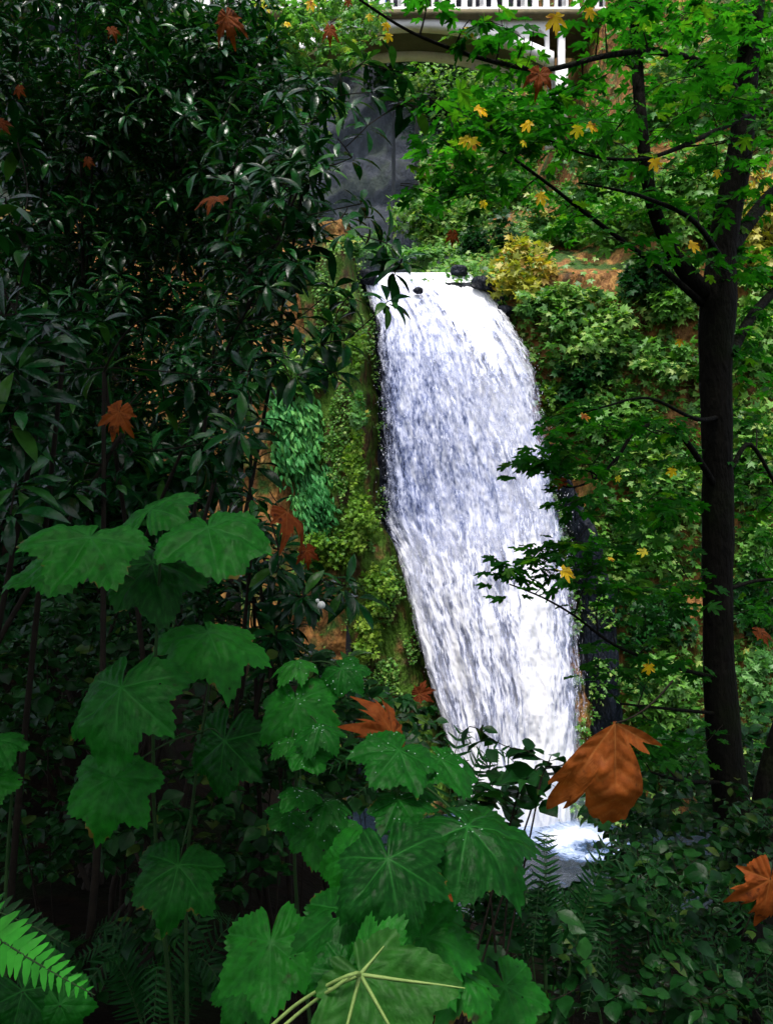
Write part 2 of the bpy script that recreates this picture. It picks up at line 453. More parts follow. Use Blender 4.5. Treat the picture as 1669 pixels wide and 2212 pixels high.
# pool: dark water, foam where the "foam" attribute of the mesh is high
_m, _nd, _lk = new_mat('pool_water')
_o = _nd.new("ShaderNodeOutputMaterial"); _p = _nd.new("ShaderNodeBsdfPrincipled")
_a = _nd.new("ShaderNodeAttribute"); _a.attribute_name = "foam"
_g = _nd.new("ShaderNodeNewGeometry")
_n = _nd.new("ShaderNodeTexNoise"); _n.inputs["Scale"].default_value = 3.2; _n.inputs["Detail"].default_value = 7; _n.inputs["Roughness"].default_value = 0.7; _n.inputs["Distortion"].default_value = 1.2
_lk.new(_g.outputs["Position"], _n.inputs["Vector"])
_s = math_node(_nd, _lk, 'ADD', _n.outputs["Fac"], _a.outputs["Fac"])
_s = math_node(_nd, _lk, 'MULTIPLY', _s, 0.9)
_r = ramp(_nd, [(0.54, (0.008, 0.014, 0.022)), (0.66, (0.05, 0.09, 0.18)), (0.86, (0.34, 0.42, 0.6)), (1.0, (0.66, 0.68, 0.74))])
_lk.new(_s, _r.inputs[0]); _lk.new(_r.outputs[0], _p.inputs["Base Color"])
_r2 = ramp(_nd, [(0.6, (0.08, 0.08, 0.08)), (0.85, (0.5, 0.5, 0.5))]); _lk.new(_s, _r2.inputs[0]); _lk.new(_r2.outputs[0], _p.inputs["Roughness"])
_b = _nd.new("ShaderNodeBump"); _b.inputs["Strength"].default_value = 0.6; _b.inputs["Distance"].default_value = 0.15
_lk.new(_s, _b.inputs["Height"]); _lk.new(_b.outputs[0], _p.inputs["Normal"])
_lk.new(_p.outputs[0], _o.inputs[0])
M['pool'] = _m


# ------------------------------------------------------------------ ground
def ground_z(x, y):
    x = np.asarray(x, float); y = np.asarray(y, float)
    sl = 0.17 + 0.37 * smooth(-2.2, 0.8, x) - 0.10 * smooth(9, 16, x)
    sl = 0.14 + 0.17 * smooth(-2.2, 0.8, x)
    z = 9.35 - sl * np.clip(y - 0.6, 0, None) - 0.6 * np.clip(y - 8.3, 0, None) * smooth(-3.0, 0.5, x) * (1 - 0.6 * smooth(0.34, 0.6, x / np.clip(y, 1, None))) + 0.05 * np.clip(-y, 0, 40)
    z = z + 6.0 * smooth(0.0, -1.6, x + 0.2 * y + 0.3) * smooth(4.8, 9.5, y)
    z = z + 0.35 * N1.fbm(x * 0.35, y * 0.35, 3.3, 4) * smooth(0.5, 4, y) + 0.05 * N1.fbm(x * 2.2, y * 2.2, 1.0, 3)
    z = np.where(y > 60, 12 + 0 * z, z)
    z = np.maximum(z, -2.5 + 0.4 * N2.fbm(x * 0.4, y * 0.4))
    return z


def grid_faces(a, b):
    i, j = np.meshgrid(np.arange(a - 1), np.arange(b - 1), indexing='ij')
    return np.stack([i * b + j, (i + 1) * b + j, (i + 1) * b + j + 1, i * b + j + 1], -1).reshape(-1, 4)


def axis(parts):
    return np.unique(np.concatenate([np.linspace(*p) for p in parts]).round(5))


gx = axis([(-900, -40, 12), (-40, -8, 40), (-8, 10, 150), (10, 40, 40), (40, 900, 12)])
gy = axis([(-900, -20, 10), (-20, 0, 20), (0, 9, 90), (9, 34, 90), (34, 60, 12), (60, 900, 10)])
X, Y = np.meshgrid(gx, gy, indexing='ij')
Z = ground_z(X, np.minimum(Y, 33))
Z = np.where(Y > 33, -2.5, Z)
Z = np.where((np.abs(X) > 45) & (Y < 60), np.maximum(Z, 4), Z)
mb = MB().add(np.stack([X, Y, Z], -1), grid_faces(len(gx), len(gy)))
g = mb.build('ground', M['soil'], smooth_=True)
tag(g, 'dark forest soil falling away under the plants', kind='structure')

# ------------------------------------------------------------------ waterfall outline (measuring frame)
VY = np.array([590, 640, 690, 760, 830, 900, 960, 1050, 1130, 1180, 1250, 1350, 1450, 1540, 1620, 1690, 1790])
XL = np.array([788, 806, 817, 820, 824, 830, 832, 835, 840, 868, 890, 910, 935, 960, 982, 998, 1010])
XR = np.array([1000, 1045, 1078, 1122, 1150, 1167, 1182, 1202, 1216, 1221, 1227, 1236, 1242, 1246, 1243, 1238, 1230])
VD = np.array([31.6, 30.9, 30.3, 29.8, 29.6, 29.5, 29.45, 29.4, 29.3, 29.2, 29.1, 29.0, 28.9, 28.8, 28.75, 28.7, 28.6])


def fall_pt(u, py):
    d = np.interp(py, VY, VD) - 0.55 * np.sin(np.clip(u, 0, 1) * math.pi) * smooth(600, 760, py) + 0.5 * u * (1 - smooth(600, 900, py))
    xl = np.interp(py, VY, XL)
    xs_ = np.interp(py, [590, 760, 1000, 1200, 1790], [788, 815, 838, 866, 1010])
    return at(xs_ * (1 - u) + np.interp(py, VY, XR) * u + (xl - xs_) * np.clip(1 - u, 0, 1.1) ** 7, py, d)


# ------------------------------------------------------------------ cliffs
def lip_z(x):
    return 20.0 + 0.0 * x


def cliff_sheet(x0, x1, nx, ztop_len, fy, fa, name, mat, seed, label, amp=0.7, nz1=110, nz2=90, zb=-2.0, zcap=None):
    xs = np.linspace(x0, x1, nx)
    rows = []
    z1 = np.linspace(zb, 20.0, nz1)
    for z in z1:
        rows.append(np.stack([xs, fy(xs, z), np.full(nx, z)], -1))
    y, zz = fy(xs, 20.0).copy(), np.full(nx, 20.0)
    st = ztop_len / nz2
    for k in range(nz2):
        a = fa(xs, zz)
        y = y + np.cos(a) * st; zz = zz + np.sin(a) * st
        rows.append(np.stack([xs, y, zz], -1))
    P = np.array(rows)
    sx, sy, sz = P[..., 0], P[..., 1], P[..., 2]
    nn = VNoise(seed)
    d = amp * nn.fbm(sx * 0.35, sz * 0.28, sy * 0.3, 5) + amp * 0.5 * np.abs(nn.fbm(sx * 1.1, sz * 0.5, sy, 4))
    ledge = 0.16 * amp * np.tanh(3 * np.sin(sz * 1.7 + 7 * nn.fbm(sx * 0.35, sz * 0.25, 7.0, 4))) + 0.25 * amp * nn.fbm(sx * 2.5, sz * 2.0, sy, 3)
    P[..., 1] -= d + ledge
    P[..., 2] += 0.3 * amp * nn.fbm(sx * 0.6, sy * 0.6, sz * 0.5, 4)
    P[..., 0] += 0.25 * amp * nn.fbm(sx * 0.8 + 9, sy * 0.8, sz * 0.8, 3)
    mb = MB().add(P, grid_faces(len(rows), nx))
    o = mb.build(name, mat)
    tag(o, label, kind='structure')
    return P


def fy_left(x, z):
    return 30.4 + 0.06 * (x + 1) - 1.2 * smooth(-2, -7, x) + 0.045 * (z - 10) + 1.2 * smooth(0.0, 1.6, x)


def fa_left(x, z):
    return np.where(z < 22.2, R(80), R(6)) * (x < -1.1) + np.where(x >= -1.1, R(2), 0)


def fy_right(x, z):
    return 31.6 - 1.4 * smooth(3.5, 6.5, x) - 0.10 * np.clip(x - 6, 0, 20) + 0.05 * (z - 10) - 0.8 * smooth(9, 0, z)


def fa_right(x, z):
    return R(3) + R(30) * smooth(0.2, 2.6, x) + R(34) * smooth(8.0, 11.0, x)


PL = cliff_sheet(-30, -1.5, 170, 26, fy_left, fa_left, 'mossy_cliff', M['rock'], 31, 'ochre and mossy rock wall on the left of the waterfall')
PR = cliff_sheet(2.2, 30, 170, 30, fy_right, fa_right, 'ochre_cliff', M['rock'], 47, 'ochre rock bank with plants on the right of the waterfall')


def fy_mid(x, z):
    return 31.4 + 0.03 * (z - 10) + 0 * x


PM = cliff_sheet(-1.4, 8.5, 70, 20, fy_mid, lambda x, z: R(2) + R(30) * smooth(0.4, 2.6, x), 'wet_rock_face', M['wet_rock'], 59, 'dark wet rock face behind the falling water', amp=0.35)
# mossy buttress between the left wall and the water
def fy_but(x, z):
    return 30.0 + 0.35 * np.abs(x + 0.3) - 0.045 * np.clip(14 - z, 0, 20)
nb_ = 46
zs = np.linspace(-2, 20.6, 120)
rows = []
for z in zs:
    py = CY - (z - 11) / 29.6 * F
    xr = np.interp(py, VY, XL) - 8
    xe = (xr - CX) / F * 29.6
    xs = np.linspace(xe - 2.6, xe, nb_)
    t = np.linspace(0, 1, nb_)
    y = 30.0 - 0.5 * np.sin(t * math.pi * 0.8) + 1.9 * smooth(0.75, 1.0, t) - 0.3 * smooth(10, -1, z)
    rows.append(np.stack([xs, y, np.full(nb_, z)], -1))
P = np.array(rows)
P[..., 1] -= 0.5 * N2.fbm(P[..., 0] * 0.9, P[..., 2] * 0.6, 2.0, 5)
P[..., 0] += 0.12 * N2.fbm(P[..., 0] * 0.9, P[..., 2] * 1.3, 8.0, 4)
PB = P
o = MB().add(P, grid_faces(len(rows), nb_)).build('mossy_buttress', M['moss_rock'])
tag(o, 'dark mossy rock rib along the left edge of the falling water', kind='structure')

# dark wet rib along the right edge of the lower fall
rows = []
for z in np.linspace(-2, 13.5, 90):
    py = CY - (z - 11) / 29.0 * F
    xe = (np.interp(py, VY, XR) + 4 - CX) / F * 29.0
    t = np.linspace(0, 1, 36)
    w_ = 1.1 * smooth(13.5, 8, z) + 0.35
    y = 29.9 - 1.3 * np.sin(t * math.pi * 0.62) + 1.6 * smooth(0.25, 0.0, t) + 0.8 * smooth(10, 13.5, z)
    rows.append(np.stack([xe + t * w_, y, np.full(36, z)], -1))
P = np.array(rows)
P[..., 1] -= 0.45 * N2.fbm(P[..., 0] * 1.1, P[..., 2] * 0.7, 5.0, 5)
P[..., 0] += 0.15 * N2.fbm(P[..., 0] * 0.9, P[..., 2] * 1.3, 8.0, 4)
PW = P
o = MB().add(P, grid_faces(90, 36)[:, ::-1]).build('wet_rock_rib', M['wet_rock'])
tag(o, 'blue black wet rock along the right edge of the lower falls', kind='structure')

# upper basin wall and hillside far behind
xs = np.concatenate([np.linspace(-90, -16, 30), np.linspace(-15, 12, 90), np.linspace(13, 90, 30)]); zs = np.concatenate([np.linspace(10, 55, 120), np.linspace(56, 120, 30)])
X, Z = np.meshgrid(xs, zs, indexing='ij')
Yw = 74 + 0.0006 * X ** 2 + 0.16 * np.clip(Z - 40, 0, 100) + 5 * N1.fbm(X * 0.14, Z * 0.07, 2.0, 5) + 2.0 * np.abs(N2.fbm(X * 0.5, Z * 0.22, 3.0, 4)) - 0.8 * np.tanh(4 * np.sin(Z * 0.9 + 4 * N1.fbm(X * 0.15, Z * 0.1, 9.0, 3))) - 6 * smooth(8, 40, X) - 6 * smooth(-14, -50, X)
o = MB().add(np.stack([X, Yw, Z], -1), grid_faces(150, 150)).build('basin_cliff', M['far_rock'])
tag(o, 'shaded blue grey rock basin wall beyond the lip of the falls', kind='structure')

# ------------------------------------------------------------------ waterfall
def fall_sheet(name, mat, fwd, nu, nv, seed, parent=None, u0=-0.07, u1=1.07, py1=1785):
    nn = VNoise(seed)
    us = np.linspace(u0, u1, nu)
    pys = np.linspace(564, py1, nv)
    U, PY = np.meshgrid(us, pys, indexing='ij')
    lipn = 9 * N2.fbm(us * 6, us * 0 + 1.0, 0.0, 3) + 10 * smooth(0.75, 1.05, us)
    PY = PY + lipn[:, None] * smooth(680, 590, PY)
    P = fall_pt(U, PY)
    wid = 4.0
    V = (PY - 560) / F * 29.5
    amp = 0.06 + 0.14 * smooth(640, 900, PY)
    dsp = amp * nn.fbm(U * wid * 1.6, V * 0.22, 0.3, 3) + amp * 0.8 * nn.fbm(U * wid * 5.5, V * 0.9, 4.0, 4) + 0.02 * nn.fbm(U * wid * 16, V * 4.5, 9.0, 2)
    P[..., 1] -= fwd * smooth(600, 700, PY) + dsp * smooth(575, 620, PY)
    P[..., 0] += 0.10 * nn.fbm(U * 4, V * 1.2, 7.7, 4) * smooth(600, 700, PY)
    # lip: the sheet bends back over the edge
    top = smooth(590, 564, PY)
    P[..., 1] += 3.0 * top
    P[..., 2] -= 0.10 * top
    f = grid_faces(nu, nv)
    me = raw_mesh(name, P.reshape(-1, 3), np.zeros((0, 3), int), f, None, True)
    li = np.empty(len(me.loops), np.int32); me.loops.foreach_get("vertex_index", li)
    uvl = me.uv_layers.new(name="flow")
    VS = 15 * (1 - np.exp(-V / 15.0))
    uvs = np.stack([U.ravel() * wid, VS.ravel()], -1)[li]
    uvl.data.foreach_set("uv", uvs.astype(np.float32).ravel())
    # aeration: full at the lip and at the foot, torn into strands on the free fall of the left half
    foam = 0.10 * smooth(740, 600, PY) + 0.10 * smooth(0.45, 0.75, U) * smooth(900, 700, PY) + 0.12 * smooth(1080, 1250, PY) \
        - 0.05 * smooth(0.3, 0.05, U) * smooth(700, 800, PY) * smooth(1180, 1080, PY) - 0.10 * smooth(0.93, 1.0, U) * smooth(800, 1000, PY) \
        + 0.07 * smooth(0.55, 0.72, U) * smooth(0.95, 0.8, U) + 0.085 + 0.10 * smooth(1560, 1740, PY)
    edge = np.clip(np.minimum(U - u0, u1 - U) / 0.2, 0, 1) ** 0.8
    for nm, arr in (("foam", foam), ("edge", edge)):
        a_ = me.attributes.new(nm, 'FLOAT', 'POINT')
        a_.data.foreach_set("value", arr.ravel().astype(np.float32))
    return obj(name, me, mat, parent)


wf = fall_sheet('waterfall', M['water'], 0.0, 200, 560, 5)
tag(wf, 'white waterfall plunging over the rock lip into the pool', kind='structure')
fall_sheet('water_veil', M['veil'], 0.28, 160, 480, 15, parent=wf)

# rocks sitting in and beside the lip
def lip_rock(label, px, py, d, r, seed):
    c = at(px, py, d)
    a, b = np.meshgrid(np.linspace(0, 2 * math.pi, 21), np.linspace(0, math.pi, 12), indexing='ij')
    D_ = np.stack([np.cos(a) * np.sin(b), np.sin(a) * np.sin(b), np.cos(b)], -1)
    nn = VNoise(seed)
    k = 1 + 0.5 * nn.fbm(D_[..., 0] * 1.6 + seed, D_[..., 1] * 1.6, D_[..., 2] * 1.6, 4)
    v = c + D_ * k[..., None] * np.array([r * 1.3, r, r * 0.75])
    o = MB().add(v, grid_faces(21, 12)[:, ::-1]).build('lip_rock', M['wet_rock'])
    tag(o, label, 'rock', 'wet rocks at the lip of the falls')
lip_rock('wet rock at the left end of the waterfall lip', 786, 600, 31.3, 0.42, 3)
lip_rock('small dark rock breaking the water just below the lip', 902, 628, 30.75, 0.16, 5)
lip_rock('low wet rock behind the right half of the lip', 992, 586, 32.0, 0.28, 12)
lip_rock('dark rock at the right end of the lip under the yellow bush', 1046, 612, 31.3, 0.36, 14)
lip_rock('dark wet rock at the right edge of the upper falls', 1090, 672, 30.9, 0.3, 17)

# drops and torn clumps of water
OCT_V = np.array([(1, 0, 0), (-1, 0, 0), (0, 1, 0), (0, -1, 0), (0, 0, 1), (0, 0, -1)], float)
OCT_F = np.array([(0, 2, 4), (2, 1, 4), (1, 3, 4), (3, 0, 4), (2, 0, 5), (1, 2, 5), (3, 1, 5), (0, 3, 5)])
n = 3500
uu = np.where(rng.random(n) < 0.35, np.where(rng.random(n) < 0.45, rng.normal(0.0, 0.03, n), rng.normal(1.0, 0.03, n)), rng.random(n))
py = 640 + 1140 * rng.random(n) ** 0.9
p = fall_pt(uu, py)
p[:, 1] -= 0.2 + 0.7 * rng.random(n) * smooth(640, 900, py)
p[:, 0] += rng.normal(0, 0.05, n)
s = (0.003 + 0.009 * rng.random(n) ** 3) * (0.6 + 0.6 * smooth(640, 900, py))
V = p[:, None, :] + OCT_V[None] * np.stack([s, s, s * (1.6 + 3 * rng.random(n))], -1)[:, None, :]
Ff = (OCT_F[None] + (np.arange(n) * 6)[:, None, None]).reshape(-1, 3)
o = MB().add(V, Ff).build('spray_drops', M['drop'], wf)
tag(o, kind='stuff')

# pool at the foot
xs = np.linspace(-12, 20, 150); ys = np.linspace(14, 31.6, 120)
X, Y = np.meshgrid(xs, ys, indexing='ij')
cx_ = 5.0
dist = np.hypot((X - cx_) / 1.6, (Y - 28.4) / 1.1)
Zp = 0.10 * N1.fbm(X * 1.2, Y * 1.2, 0.5, 4) * smooth(7, 1, dist) + 0.02 * N1.fbm(X * 2.5, Y * 2.5, 3.5, 2) + 0.12 * smooth(2.0, 0.8, dist)
P = np.stack([X, Y, Zp], -1)
me = raw_mesh('pool', P.reshape(-1, 3), np.zeros((0, 3), int), grid_faces(150, 120), None, True)
fo = 0.40 * smooth(2.4, 1.0, dist) + 0.40 * smooth(0.9, 0.1, np.abs(np.hypot(X - 6.7, (Y - 26.5) * 1.2) - 1.0))
a_ = me.attributes.new("foam", 'FLOAT', 'POINT'); a_.data.foreach_set("value", fo.ravel().astype(np.float32))
o = obj('pool', me, M['pool']); tag(o, 'blue pool with swirling white foam under the waterfall', kind='structure')
# stream above the lip
xs = np.linspace(-1.15, 2.6, 30); ys = np.linspace(34.0, 52, 60)
X, Y = np.meshgrid(xs, ys, indexing='ij')
X = X - 0.12 * (Y - 34.0)
me = raw_mesh('stream', np.stack([X, Y, 19.85 + 0.05 * N1.fbm(X * 2, Y * 2, 2)], -1).reshape(-1, 3), np.zeros((0, 3), int), grid_faces(30, 60), None, True)
a_ = me.attributes.new("foam", 'FLOAT', 'POINT'); a_.data.foreach_set("value", np.full(1800, 0.5, np.float32))
o = obj('stream', me, M['pool']); tag(o, 'shallow white stream running to the lip of the falls', kind='structure')


# ------------------------------------------------------------------ leaf shapes
def leaf_lance(n=6, w=0.15, droop=0.18, fold=0.05, peak=0.55):
    """long smooth leaf, midrib lowered, tip drooping; y along the leaf"""
    t = np.linspace(0, 1, n)
    hw = w * np.sin(np.pi * np.clip(t, 0.0, 1) ** (math.log(0.5) / math.log(peak))) ** 0.8
    hw[0], hw[-1] = 0.012, 0.004
    z = 0.05 * np.sin(t * 3.1) - droop * t ** 2
    v = []
    for i in range(n):
        v += [(-hw[i], t[i], z[i] + fold * hw[i] / w), (0, t[i], z[i]), (hw[i], t[i], z[i] + fold * hw[i] / w)]
    f = []
    for i in range(n - 1):
        a = i * 3
        f += [(a, a + 1, a + 4, a + 3), (a + 1, a + 2, a + 5, a + 4)]
    return np.array(v), np.array(f)


def polar_r(th, lobes, r0, sinus=0.3):
    """outline radius at angle th (0 = tip, +-pi = leaf base)"""
    r = np.full_like(th, r0)
    for a, L, w, p in lobes:
        d = np.abs((th - R(a) + math.pi) % (2 * math.pi) - math.pi) / R(w)
        r = np.maximum(r, L * (1 - np.clip(d, 0, 1) ** p))
    bs = smooth(math.pi - sinus, math.pi, np.abs(th))
    return r * (1 - 0.9 * bs)


LOBES_THIMBLE = [(0, 1.0, 92, 1.1), (54, 0.95, 84, 1.15), (-54, 0.95, 84, 1.15), (112, 0.82, 76, 1.3), (-112, 0.82, 76, 1.3), (152, 0.66, 44, 1.6), (-152, 0.66, 44, 1.6)]
_ml = []
for a_, L_ in ((0, 1.0), (46, 0.93), (-46, 0.93), (98, 0.58), (-98, 0.58)):
    _ml.append((a_, L_, 34, 0.95))
    _ml.append((a_ + 15, L_ * 0.78, 16, 1.0)); _ml.append((a_ - 15, L_ * 0.78, 16, 1.0))
LOBES_MAPLE = _ml


def polar_leaf(name, lobes, r0, n=168, rings=13, serr=0.06, teeth=47, droop=0.25, fold=0.0, cup=0.0, wave=0.06, seed=0, veins=(0, 54, -54, 112, -112), quilt=0.026, curl=0.0, sinus=0.3, vw=0.018, twist=0.0):
    nn = VNoise(100 + seed)
    th = (np.arange(n) + 0.5) / n * 2 * math.pi - math.pi
    r = polar_r(th, lobes, r0, sinus)
    k = (np.arange(n) * teeth / n) % 1.0
    r = r * (1 - serr * 2 * np.abs(k - 0.5)) * (1 + 0.05 * nn(th * 2.1, 0.5 + seed))
    rs = (np.arange(1, rings + 1) / rings) ** 0.85
    rad = rs[:, None] * r[None, :]
    x = rad * np.sin(th)[None, :]
    y = rad * np.cos(th)[None, :]
    x = np.concatenate([[0], x.ravel()]); y = np.concatenate([[0], y.ravel()])
    # veins
    vein = np.zeros_like(x); dmin = np.full_like(x, 9.0)
    for a in veins:
        dx, dy = math.sin(R(a)), math.cos(R(a))
        al = x * dx + y * dy; d = np.abs(x * dy - y * dx)
        ok = al > -0.01
        d = np.where(ok, d, 9)
        m_ = np.clip(1 - d / (vw * (1.15 - 0.7 * np.clip(al, 0, 1))), 0, 1)
        vein = np.maximum(vein, m_)
        sec = 0.5 + 0.5 * np.cos((al - 0.75 * d) * 2 * math.pi / 0.14)
        closer = d < dmin
        dmin = np.where(closer, d, dmin)
        if a == veins[0]:
            secv = sec
        else:
            secv = np.where(closer, sec, secv)
    sec_line = np.clip((secv - 0.86) / 0.14, 0, 1) * 0.45
    vein = np.maximum(vein, sec_line * (dmin < 0.4))
    rr = np.hypot(x, y)
    z = -droop * rr ** 2 + fold * np.abs(x) + cup * rr - quilt * secv * 0 + quilt * (1 - secv) * np.clip(dmin * 12, 0, 1) \
        - 0.04 * np.clip(1 - dmin / 0.12, 0, 1) * np.clip(rr * 3, 0, 1) + wave * nn.fbm(x * 2.2 + seed, y * 2.2, 1.5, 3) * rr * 1.6
    if curl:
        e = np.clip(rr - 0.45, 0, 2)
        z = z - curl * e ** 2 * (1 + 0.8 * nn(x * 3, y * 3, seed))
    z = z + twist * x * y
    v = np.stack([x, y, z], -1)
    f3, f4 = [], []
    for j in range(n - 1):
        f3.append((0, 1 + j + 1, 1 + j))
    i, j = np.meshgrid(np.arange(rings - 1), np.arange(n - 1), indexing='ij')
    f4 = np.stack([1 + i * n + j, 1 + i * n + j + 1, 1 + (i + 1) * n + j + 1, 1 + (i + 1) * n + j], -1).reshape(-1, 4)
    me = raw_mesh(name, v, np.array(f3), f4, None, True)
    a2 = me.attributes.new("vein", 'FLOAT', 'POINT'); a2.data.foreach_set("value", vein.astype(np.float32))
    a2 = me.attributes.new("rim", 'FLOAT', 'POINT'); a2.data.foreach_set("value", np.concatenate([[0], np.repeat(rs ** 3, n)]).astype(np.float32))
    return me


def flat_maple(n_extra=0, droop=0.2, petiole=0.55, seed=0):
    """light maple leaf: fan of the lobed outline, sinuses lifted, lobe tips drooping, thin stalk"""
    half = [(0.0, 1.0), (4, 0.93), (9, 0.78), (15, 0.80), (19, 0.55), (23, 0.40), (29, 0.62), (36, 0.78), (44, 0.93), (50, 0.80), (57, 0.74), (62, 0.5), (70, 0.33), (80, 0.45), (96, 0.58), (106, 0.42), (124, 0.34), (150, 0.2), (172, 0.05)]
    r_ = np.random.default_rng(seed)
    pts = [(a, r * r_.uniform(0.93, 1.07)) for a, r in half] + [(-a, r * r_.uniform(0.93, 1.07)) for a, r in half[1:][::-1]]
    v = [(0, 0, 0)]
    for a, r in pts:
        x, y = r * math.sin(R(a)), r * math.cos(R(a))
        v.append((x, y, -droop * r * r + (0.06 if r < 0.6 else 0.0) + 0.05 * r_.normal()))
    n = len(pts)
    f = [(0, 1 + (i + 1) % n, 1 + i) for i in range(n)]
    k = len(v)
    v += [(-0.012, 0, -0.005), (0.012, 0, -0.005), (0.012, -petiole, -0.1), (-0.012, -petiole, -0.1)]
    f += [(k, k + 1, k + 2), (k, k + 2, k + 3)]
    return np.array(v), np.array(f)


def small_leaf(w=0.3, droop=0.15):
    """small ovate leaf, 8 triangles"""
    v = [(0, 0, 0), (w * 0.8, 0.28, 0.05), (w, 0.5, 0.04), (w * 0.55, 0.8, -0.04), (0, 1, -droop), (-w * 0.55, 0.8, -0.04), (-w, 0.5, 0.04), (-w * 0.8, 0.28, 0.05), (0, 0.5, -0.02)]
    f = [(8, i, (i + 1) % 8) for i in range(8)]
    return np.array(v, float), np.array([(c, b, a) for a, b, c in f])


def lobed_small(seed=0):
    """five-pointed light leaf for plants far away, 10 triangles"""
    pts = [(0, 1), (25, 0.5), (50, 0.9), (80, 0.42), (105, 0.65), (180, 0.12), (-105, 0.65), (-80, 0.42), (-50, 0.9), (-25, 0.5)]
    r_ = np.random.default_rng(seed)
    v = [(0, 0, 0.04)] + [(r * math.sin(R(a)), r * math.cos(R(a)), -0.15 * r * r + 0.06 * r_.normal()) for a, r in pts]
    return np.array(v), np.array([(0, 1 + (i + 1) % 10, 1 + i) for i in range(10)])


RH = [leaf_lance(6, 0.15, 0.16), leaf_lance(6, 0.17, 0.30, 0.06), leaf_lance(6, 0.14, 0.08, 0.04)]
MP = [flat_maple(0, 0.18, 0.55, 1), flat_maple(0, 0.28, 0.5, 2), flat_maple(0, 0.10, 0.6, 3)]
SM = [small_leaf(0.3), small_leaf(0.36, 0.25), small_leaf(0.22, 0.35), small_leaf(0.42, 0.2)]
LB = [lobed_small(1), lobed_small(2)]


def frames(T, Nn):
    T = nrm(T)
    S = nrm(np.cross(T, Nn))
    Nn = np.cross(S, T)
    return S, T, Nn


def scatter(mb, tmpl, pos, T, Nn, s, tint):
    v, f = tmpl
    S, T, Nn = frames(T, Nn)
    s = np.broadcast_to(np.asarray(s, float), (len(pos),))
    W = pos[:, None, :] + s[:, None, None] * (v[None, :, 0:1] * S[:, None, :] + v[None, :, 1:2] * T[:, None, :] + v[None, :, 2:3] * Nn[:, None, :])
    k = len(pos)
    Fc = (f[None] + (np.arange(k) * len(v))[:, None, None]).reshape(-1, f.shape[1])
    mb.add(W, Fc, np.repeat(np.broadcast_to(tint, (k,)), len(f)))


def tmpl_mesh(name, tmpl):
    m_ = MB().add(tmpl[0], tmpl[1], 0.0)
    return m_.mesh(name)


RH_ME = [tmpl_mesh('leaf', t) for t in RH]
MP_ME = [tmpl_mesh('leaf', t) for t in MP]
SM_ME = [tmpl_mesh('leaf', t) for t in SM]


def mat4(pos, T, Nn, s, base):
    S, T, Nn = frames(np.asarray(T, float)[None], np.asarray(Nn, float)[None])
    m = Matrix.Identity(4)
    for i, a in enumerate((S[0], T[0], Nn[0])):
        for r_ in range(3):
            m[r_][i] = a[r_] * s
    for r_ in range(3):
        m[r_][3] = pos[r_] - base[r_]
    return m


_mesh_mats = {}
def mesh_with(me, mat):
    k = (me.name, mat.name)
    if k not in _mesh_mats:
        c = me.copy(); c.materials.clear(); c.materials.append(mat)
        _mesh_mats[k] = c
    return _mesh_mats[k]


def leaf_obj(name, me, mat, pos, T, Nn, s, parent):
    base = parent.location if parent is not None else (0, 0, 0)
    o = bpy.data.objects.new(name, mesh_with(me, mat))
    col.objects.link(o)
    if parent is not None:
        o.parent = parent
    o.matrix_basis = mat4(pos, T, Nn, s, base)
    return o


def place_leaves(parent, meshes, tmpls, mat, pos, T, Nn, s, limit=300, px_min=16):
    """the leaves that show largest become objects, the rest one joined part"""
    pos = np.asarray(pos); s = np.broadcast_to(np.asarray(s, float), (len(pos),))
    d = pos[:, 1]
    px = CX + F * pos[:, 0] / d; py_ = CY - F * (pos[:, 2] - 11) / d
    inf = (px > -40) & (px < 1710) & (py_ > -40) & (py_ < 2250)
    size = np.where(inf, s / d * F, 0)
    order = np.argsort(-size)
    big = [i for i in order[:limit] if size[i] > px_min]
    isbig = np.zeros(len(pos), bool); isbig[big] = True
    var = rng.integers(0, len(meshes), len(pos))
    for i in big:
        leaf_obj('leaf', meshes[var[i]], mat, pos[i], T[i], Nn[i], s[i], parent)
    rest = np.where(~isbig)[0]
    if len(rest):
        mb = MB()
        tint = rng.random(len(pos))
        for k in range(len(tmpls)):
            ii = rest[var[rest] == k]
            if len(ii):
                scatter(mb, tmpls[k], pos[ii], T[ii], Nn[ii], s[ii], tint[ii])
        o = mb.build('foliage', mat, parent)
        tag(o, kind='stuff')


def rand_dir(n, up=0.0, flat=1.0):
    v = rng.normal(size=(n, 3)); v[:, 2] = v[:, 2] * flat + up
    return nrm(v)


